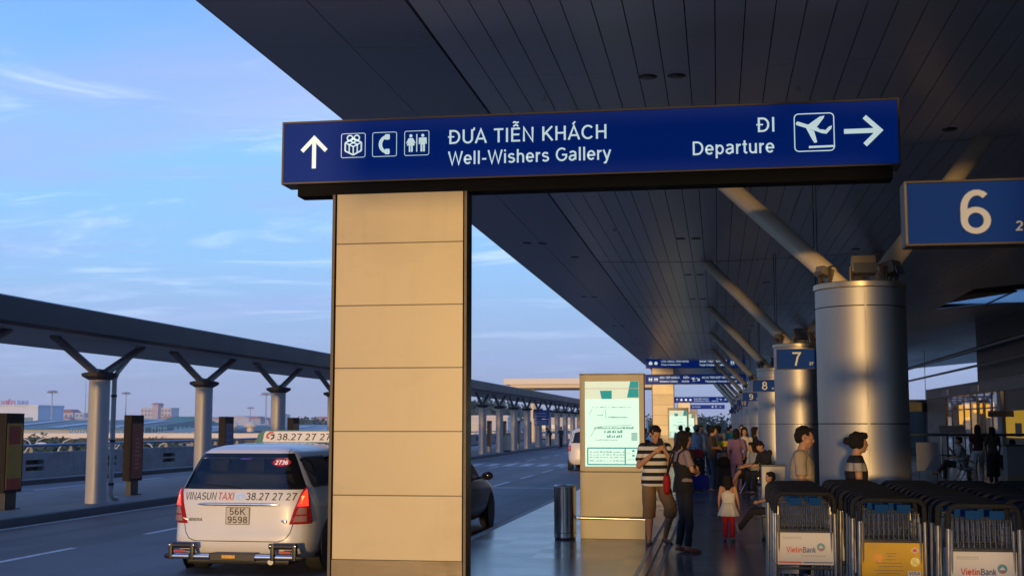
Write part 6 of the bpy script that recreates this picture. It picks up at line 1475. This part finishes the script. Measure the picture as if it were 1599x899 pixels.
for (x, y0, n, nm) in rows:
    for k in range(n):
        loc = (x + rr.uniform(-.016, .016), y0 + .285 * k + rr.uniform(-.03, .03) * (k > 0), 0); lb = 'luggage trolley nested inside the %s row from the left' % nm if k else 'nearest luggage trolley of the %s row from the left' % nm
        if not first_used: o = hid; o.location = loc; tag(o, lb, None, tg); first_used = True
        else: o = dup(hid, loc, R(rr.uniform(-2.2, 2.2)), lb, tg)
        if k == 0: fronts.append(o)
LB = ['luggage trolley with a white bank advert, leftmost of the nearest ones', 'luggage trolley with the yellow VISA advert', 'luggage trolley with a white bank advert, right of the yellow advert', 'luggage trolley cut by the right edge of the photo']
m_bred = mat('bank_red', (.45, .02, .03), .5, var=0); m_bblue = mat('bank_blue', (.03, .07, .22), .5, var=0); m_bgrey = mat('bank_grey', (.25, .27, .32), .5, var=0); m_teal2 = mat('bank_teal', (.02, .20, .30), .5, var=0)
def bank_print(o):
    y = .0285
    def put(mb, n_, m_):
        for v in mb.bm.verts: v.co.y += y - y_ if n_.endswith('word') else 0
        mb.build(n_, m_, o)
    put(fit('Vietin', -.155, -.025, .655, .062, 0, 'B'), 'red_word', m_bred); put(fit('Bank', -.020, .085, .655, .062, 0, 'B'), 'blue_word', m_bblue)
    m = MB(); flat(m, circ(.125, .700, .033, 22), y - .001, .0008); d_ = m.build('round_emblem', m_teal2, o)
    m = MB(); flat(m, [(.110, .690), (.140, .690), (.133, .673), (.125, .668), (.117, .673)], y - .003, .0008); m.build('emblem_red', m_bred, o)
    m = MB(); flat(m, [(.125, .715), (.147, .693), (.103, .693)], y - .0022, .0008); m.build('emblem_white', m_card, o)
    m = MB(); 
    for k in range(11): line(m, (-.03 + .018 * k, .628), (-.018 + .018 * k, .628), .010, y)
    for k in range(9): line(m, (-.18 + .017 * k, .778), (-.167 + .017 * k, .778), .007, y); line(m, (-.18 + .017 * k, .765), (-.167 + .017 * k, .765), .005, y)
    m.build('small_print', m_bgrey, o)
    m = MB(); line(m, (-.215, .575), (-.03, .575), .012, y); m.build('red_stripe', m_bred, o)
    m = MB(); line(m, (-.02, .575), (.215, .575), .010, y); m.build('blue_stripe', m_bblue, o)
def yellow_print(o):
    y = .0285
    m = MB(); flat(m, [(.165, .785), (.195, .760), (.165, .735), (.135, .760)], y); m.build('white_diamond', m_card, o)
    m = MB(); flat(m, [(.165, .777), (.185, .760), (.165, .743), (.145, .760)], y - .001); m.build('red_diamond', m_bred, o)
    m = MB(); flat(m, rrect(.11, .205, .572, .61, .005, 2), y); m.build('card_patch', m_card, o)
    q = fit('VISA', .118, .197, .580, .032, 0, 'B', .15)
    for v in q.bm.verts: v.co.y += y - .001 - y_
    q.build('card_word', m_bblue, o)
    m = MB(); rnd = random.Random(2)
    for z, a, b in ((.735, -.04, .03), (.715, -.035, .02), (.69, -.05, .02), (.665, -.12, .07), (.64, -.10, .06), (.61, -.13, .07), (.59, -.11, .05)):
        u = a
        while u < b: l_ = rnd.uniform(.006, .014); line(m, (u, z), (u + l_, z), .006, y); u += l_ + .004
    m.build('small_print', mat('advert_brown', (.25, .13, .02), .6), o)
    m = MB(); flat(m, circ(.165, .675, .034, 18), y); m.build('gold_badge', mat('advert_gold', (.42, .40, .16), .4, .2, var=.6, vscale=50), o)
    m = MB(); flat(m, circ(-.10, .70, .035, 18), y); m.build('orange_spot', mat('advert_orange', (.60, .25, .02), .5, var=.4, vscale=40), o)
for i, o in enumerate(fronts):
    if i < 4: o['label'] = LB[i]
    bd = [c_ for c_ in o.children if c_.name.startswith('advert_board')][0]
    if i == 1: bd.data = bd.data.copy(); bd.data.materials[0] = m_cardy; yellow_print(bd)
    elif i < 4: bank_print(bd)

# ------------------------------------------------------------------ terminal frontage on the right
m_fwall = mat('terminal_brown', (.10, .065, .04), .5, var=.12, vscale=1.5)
m_fgrey = grid_mat('terminal_fascia', (.20, .20, .21), (.24, .24, .25), (.05, .05, .05), 50, 1.2, rough=.5, jw=.02, axis='YZ', offs=(0, 0))
m_fglass = mat('terminal_glass', (.05, .06, .07), .06, var=0, spec=.8, rvar=.02)
tb = thing('terminal_building', 'dark terminal frontage with a grey fascia and glowing gold sun glints in its windows at the far right', 'terminal', (12, 18, 0))
def tbx(name, m, *a, par=None, **k): return MB().box(*a, **k).build(name, m, par or tb)
tbx('fascia', m_fgrey, -.05, .25, -8, 58, 3.12, 3.68, bev=.02)
tbx('upper_wall', m_dark, .5, .7, -8, 46, 3.681, 8.2)
tbx('flat_roof', m_dark, .26, 22, -8, 57.9, 3.5, 3.66)
tbx('wall', m_fwall, .0, .3, 52.1, 58, .001, 3.115)
tbx('wall', m_fwall, .0, .3, -8, 38.0, .001, 3.115)
tbx('pilaster', mat('terminal_grey', (.26, .26, .27), .5), -.12, .32, 38.2, 39.0, .001, 3.11, bev=.02)
fr_ = MB()
for k in range(9): fr_.box(.02, .10, 39.1 + 1.625 * k, 39.18 + 1.625 * k, .001, 3.11)
fr_.box(.03, .09, 39.2, 52.1, 1.05, 1.11).box(.03, .09, 39.2, 52.1, 2.4, 2.46); fr_.build('window_frame', m_dark, tb)
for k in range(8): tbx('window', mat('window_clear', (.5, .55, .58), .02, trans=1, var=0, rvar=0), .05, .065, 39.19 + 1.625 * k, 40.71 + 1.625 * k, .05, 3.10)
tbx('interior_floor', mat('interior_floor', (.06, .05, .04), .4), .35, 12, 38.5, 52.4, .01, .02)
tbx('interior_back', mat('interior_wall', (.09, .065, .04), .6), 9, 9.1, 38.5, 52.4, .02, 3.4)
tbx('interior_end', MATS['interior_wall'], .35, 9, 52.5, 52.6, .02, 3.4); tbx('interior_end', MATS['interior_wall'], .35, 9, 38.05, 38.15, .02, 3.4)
m_gold = mat('sun_glint_gold', (.8, .5, .1), .4, var=.2, vscale=12, emit=(1.0, .42, .015), estr=3.2)  # glowing blocks stand in for sunset reflections in the glass
rl = random.Random(31)
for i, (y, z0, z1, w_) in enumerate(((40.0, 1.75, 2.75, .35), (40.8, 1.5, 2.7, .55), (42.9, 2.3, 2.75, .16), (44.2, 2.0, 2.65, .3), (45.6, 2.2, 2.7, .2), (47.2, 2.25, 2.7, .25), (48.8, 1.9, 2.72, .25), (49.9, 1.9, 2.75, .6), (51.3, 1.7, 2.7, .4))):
    lf = tbx('sun_glint', m_gold, .5, .5 + w_ * .5, y - w_ / 2, y + w_ / 2, z0, z1, bev=.05)
    tbx('glint_rod', m_dark, .55, .57, y - .01, y + .01, z1 + .01, 3.45, par=lf)
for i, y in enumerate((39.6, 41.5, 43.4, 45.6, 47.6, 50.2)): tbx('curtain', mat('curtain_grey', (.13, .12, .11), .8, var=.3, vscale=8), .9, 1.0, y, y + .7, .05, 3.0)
for y in (43.0, 50.8): tbx('fascia_notice', mat('notice_white', (.35, .36, .42), .5), -.09, -.055, y, y + 1.7, 3.22, 3.50, bev=.01)
tbx('canteen_wall', mat('yellow_room', (.45, .30, .04), .6, var=.1, emit=(.80, .45, .03), estr=.38), -.03, -.005, 33.6, 37.8, 1.15, 2.25)
tbx('hatch', m_fwall, -.045, -.032, 35.0, 36.1, 1.2, 1.75)
hs = thing('hanging_board', 'small dark hanging board at the terminal front', 'sign', (11.4, 54.0, 2.0)); MB().box(-.5, .5, -.05, .05, 0, .24, bev=.01).tube([(0, 0, .24), (0, 0, 1.1)], .015, 6).build('board', mat('board_grey', (.08, .08, .10), .5), hs)
# far end: glazed wing and dark notice board
fw = thing('glazed_wing', 'bluish glazed wing at the far end of the terminal, right of the near column', 'building', (15.5, 96, 0))
MB().box(-2.4, 12, 0, 8, .001, 3.3).build('glass_wall', mat('wing_glass', (.16, .24, .28), .15, var=.4, vscale=.7, spec=.6), fw)
m = MB()
for k in range(9): m.box(-2.4 + 1.8 * k, -2.3 + 1.8 * k, -.08, -.003, .001, 3.3)
m.box(-2.45, 12, -.1, .0, 3.301, 3.5).build('mullion', m_fwall, fw)
nb = thing('notice_board', 'dark hanging notice board left of the terminal frontage', 'sign', (11.6, 79, 2.45)); MB().box(-1.2, 1.1, -.05, .05, 0, .55, bev=.01).build('board', m_dark, nb)
MB().tube([(-.8, 0, .55), (-.8, 0, 3.7)], .02, 6).tube([(.8, 0, .55), (.8, 0, 3.7)], .02, 6).build('rod', m_dark, nb)
# cross beams and rafters under the inner ceiling
for k in range(0):
    y = 18.4 + 12 * k
    MB().prism([(4.8, cz(4.8) - .02), (30, 7.7), (30, 7.45), (12, 5.85), (4.9, cz(4.8) - .16)], y - .12, y + .12, 'XZ').build('rafter', m_dark, canopy)
# rail, display board, counter, seats on the right
rl_ = thing('barrier_rail', 'dark horizontal barrier rail on posts in front of the terminal', 'railing', (5.6, 43, 0))
MB().tube([(0, 0, 1.36), (6.3, 0, 1.36)], .05, 10).tube([(0, 0, .7), (6.3, 0, .7)], .02, 8).build('rail', mat('grey_blue_steel', (.12, .13, .16), .4, .5), rl_, True)
for k in range(5): MB().tube([(.1 + 1.5 * k, 0, .001), (.1 + 1.5 * k, 0, 1.34)], .025, 8).build('post', m_steel, rl_, True)
db = thing('display_board', 'plain white standing board behind the polished bin at the right', 'board', (6.75, 42.2, 0))
MB().box(-.48, .22, -.02, .02, .22, 1.12, bev=.006).build('panel', mat('board_white', (.40, .40, .44), .5), db); MB().tube([(-.4, 0, .001), (-.4, 0, .22)], .015, 6).tube([(.15, 0, .001), (.15, 0, .22)], .015, 6).build('foot', m_dark, db)
mn = thing('menu_board', 'small pale sign board standing on the barrier before the brown wall', 'sign', (7.55, 43.05, 1.42)); MB().box(-.42, .42, -.02, .02, 0, .24, bev=.01).build('panel', mat('menu_pale', (.42, .34, .28), .6), mn)
ct = thing('counter', 'low grey counter with a beige plinth at the right edge', 'counter', (9.6, 36.9, 0))
for k in range(4): MB().box(-1.75 + .9 * k, -.87 + .9 * k, -.25, .25, .30, 1.10, bev=.01).build('front_panel', mat('counter_grey', (.24, .24, .24), .5), ct)
MB().box(-1.75, 1.85, -.22, .22, .001, .298).build('plinth', mat('counter_beige', (.34, .25, .14), .6), ct); MB().box(-1.8, 1.9, -.3, .3, 1.102, 1.14, bev=.01).build('top', m_dark, ct)
def bench(name, label, loc, rz, n, back=True):
    t = thing(name, label, 'bench', loc, rz, 'metal waiting benches')
    for k in range(n):
        x = (k - (n - 1) / 2) * .56
        m = MB().box(x - .25, x + .25, -.22, .22, .40, .43, bev=.012); m.build('seat', m_tubed, t)
        if back: MB().box(x - .25, x + .25, .20, .23, .46, .85, bev=.012, rot=Matrix.Rotation(R(-10), 3, 'X')).build('backrest', m_tubed, t)
    for k in range(n + 1):
        x = (k - n / 2) * .56; MB().tube([(x, -.24, .42), (x, -.24, .62), (x, -.18, .66), (x, .12, .66), (x, .20, .60)], .014, 8).build('armrest', m_tube, t, True)
    for s in (-1, 1): MB().tube([(s * n * .22, -.26, .02), (s * n * .22, -.05, .38), (s * n * .22, .10, .38), (s * n * .22, .28, .02)], .018, 8).build('leg', m_tube, t, True)
    return t
bench('waiting_bench', 'metal bench under the seated woman in grey and the man in the dark jacket', (1.02, 30.9, 0), R(-65), 3)
bench('waiting_bench', 'metal bench under the seated man in the pale shirt', (7.05, 38.35, 0), R(-95), 3)
bench('waiting_bench', 'metal bench behind the grey counter at the right edge', (8.6, 37.9, 0), R(180), 4)
sb = thing('storage_box', 'low dark box the child sits on behind the first trolley row', 'box', (.84, 19.5, 0)); MB().box(-.22, .22, -.3, .3, .02, .34, bev=.02).build('body', m_rub, sb); MB().box(-.225, .225, -.305, .305, .34, .372, bev=.008).build('lid', m_dark, sb)
gc = thing('grey_cabinet', 'pale grey cabinet standing before the third steel column', 'cabinet', (1.02, 26.1, 0))
MB().box(-.17, .30, -.2, .2, .06, .86, bev=.01).build('body', mat('cabinet_grey', (.34, .34, .36), .5), gc); MB().box(-.15, .28, -.18, .18, .001, .058).build('plinth', m_dark, gc); MB().box(-.18, .31, -.21, .21, .862, .89, bev=.006).build('top', m_dark, gc)
# luggage and carts in the waiting crowd
def suitcase(label, loc, c_, s=(.40, .24, .58), rz=0, name='suitcase'):
    t = thing(name, label, 'luggage', loc, rz, 'luggage of the waiting crowd'); w, d, h = s
    MB().box(-w/2, w/2, -d/2, d/2, .04, h, bev=.04).build('shell', cloth('case_%.2f_%.2f_%.2f' % c_, c_), t)
    MB().tube([(-.08, 0, h - .01), (-.07, 0, h + .04), (.07, 0, h + .04), (.08, 0, h - .01)], .012, 8).build('handle', m_rub, t, True)
    for x in (-w * .35, w * .35): MB().box(x - .02, x + .02, -d * .4, d * .4, .001, .04).build('wheel', m_rub, t)
    return t
suitcase('blue plastic holdall on the floor left of the woman in jeans', (-.55, 33.0, 0), (.01, .02, .22), (.55, .35, .40), .2)
suitcase('blue and white bag beside the blue holdall', (-.92, 33.4, 0), (.03, .05, .30), (.35, .3, .36), -.3)
suitcase('dark upright suitcase behind the blue holdall', (-.62, 34.0, 0), (.02, .02, .02), (.5, .3, .70), .1)
suitcase('dark suitcase standing between the woman in jeans and the lilac suit', (.16, 33.2, 0), (.015, .015, .02), (.42, .28, .62), .1)
suitcase('grey backpack shaped case on top of the dark suitcase', (.16, 33.2, .67), (.10, .10, .12), (.36, .26, .30), .3)
suitcase('red patterned bundle on the dark upright suitcase', (-.66, 34.0, .76), (.30, .03, .03), (.45, .28, .28), .4)
suitcase('yellow carton on the far luggage cart', (.12, 36.2, 1.03), (.55, .42, .04), (.36, .3, .20), .0, 'carton')
suitcase('dark stacked boxes under the yellow carton', (.14, 36.2, 0), (.03, .03, .035), (.5, .4, .99), .0)
suitcase('brown carton to the right of the yellow carton', (.50, 40.2, .9), (.20, .12, .05), (.5, .4, .26), .0, 'carton')
suitcase('black stacked cases under the brown carton', (.50, 40.2, 0), (.02, .02, .02), (.6, .4, .86), .0)
suitcase('teal bag on the seats right of the man in the dark jacket', (1.55, 31.6, .44), (.01, .12, .16), (.40, .25, .26), .0)
hb = thing('handbag', 'round black handbag on the left arm of the woman in lilac', 'bag', (.12, 32.5, .62)); MB().ell((0, 0, .12), (.17, .09, .15), 18, 12).build('pouch', cloth('black', (.01, .01, .012)), hb, True); MB().tube([(-.10, 0, .22), (-.04, 0, .55), (.08, .02, .62), (.10, 0, .22)], .01, 6).build('strap', cloth('black', (.01, .01, .012)), hb, True)
for i, (x, y, rz, cc, hr, fm, lb) in enumerate((
    (-.88, 37.5, 170, (.20, .06, .06), 'short', False, 'person in a dull red shirt left of the man in pale blue'), (-.20, 41.0, 150, (.12, .13, .15), 'short', False, 'person in dark grey beyond the woman with folded arms'),
    (.02, 44.5, 200, (.30, .28, .30), 'mid', True, 'person in pale grey standing beyond the luggage cart'), (.78, 43.0, 10, (.06, .07, .10), 'short', False, 'person in dark blue by the far columns facing the camera'),
    (-.95, 54.0, 185, (.30, .30, .32), 'short', False, 'small distant person in light grey near the second map board'), (-.10, 58.0, 170, (.25, .10, .08), 'mid', True, 'small distant person in rust red in the middle of the walkway'),
    (.60, 62.0, 190, (.10, .12, .16), 'short', False, 'small distant person in slate blue by the far columns'), (-.45, 66.0, 10, (.35, .34, .33), 'short', False, 'smallest distant person in off white on the walkway'),
    (1.02, 36.4, 100, (.015, .015, .02), 'long', True, 'woman in black standing right of the woman in the white blouse'))):
    human('person', lb, (x, y, 0), R(rz), 1.62 + .02 * (i % 4), dict(), cloth('crowd_%d' % i, cc), cloth('dark_trousers', (.02, .02, .025)), mat('dark_shoe', (.06, .05, .045), .6), hr, 0, female=fm, sleeve=1.0)
# added out of view to cast shade: a blue sign and two low partitions
t, cx = signbox('direction_sign', 'blue hanging sign added out of frame to shade the big sign', -4.6, -4.6, .95, 4.56, 5.36, sgp)
MB().tube([(-2, .15, .8), (-2, .15, 1.1)], .03, 8).tube([(2, .15, .8), (2, .15, 1.05)], .03, 8).build('hanger', m_dark, t)
pw = thing('shade_wall', 'plain grey shade wall added behind the photographer, out of frame', 'partition', (-1.2, -3.2, 0))  # unseen, added to keep low sun off the walkway and trolleys
MB().box(-1.0, .0, 0, .08, .05, 1.30, bev=.01).build('tall_panel', m_conc, pw); MB().box(.002, 4.4, 0, .08, .05, .95, bev=.01).build('low_panel', m_conc, pw); MB().box(-.98, 4.35, -.15, .25, .001, .05).build('foot', m_dark, pw)

bn = thing('shade_sheet', 'dark blue hanging sheet added behind the photographer to cast shade', 'banner', (1.1, -4.6, 1.75))  # unseen sheet added to shade the right half of the nearest column
MB().box(-.33, .36, -.03, .03, 0, 3.5, bev=.005).build('sheet_cloth', m_bluen, bn); MB().tube([(-.34, 0, 3.52), (.38, 0, 3.52)], .02, 8).tube([(0, 0, 3.52), (0, 0, 3.88)], .01, 6).build('sheet_rod', m_dark, bn)
vs_ = thing('shade_block', 'dark box added behind the photographer to shade the right side', 'lobby', (3.1, -20, 0))  # unseen block added to keep the sun off the terminal front
MB().box(0, 11, 0, 7, .01, 5.2, bev=.03).build('shade_box', m_fglass, vs_); m = MB()
for k in range(8): m.box(-.02 + 1.56 * k, .06 + 1.56 * k, 7.01, 7.06, .01, 5.2)
m.box(-.05, 11.05, 7.0, 7.08, 5.21, 5.4).build('mullion', m_dark, vs_)
# ------------------------------------------------------------------ evening haze over the town
hz_ = MB().box(-1150, 700, -60, 1300, -8, 45)
hzm = bpy.data.materials.new('haze'); hzm.use_nodes = True; hn = hzm.node_tree.nodes; hn.clear()
ho = hn.new('ShaderNodeOutputMaterial'); hv = hn.new('ShaderNodeVolumePrincipled'); hv.inputs['Color'].default_value = (.80, .84, .95, 1); hv.inputs['Density'].default_value = .00030; hv.inputs['Anisotropy'].default_value = .2
hzm.node_tree.links.new(hv.outputs[0], ho.inputs['Volume'])
tag(hz_.build('haze', hzm), kind='stuff')
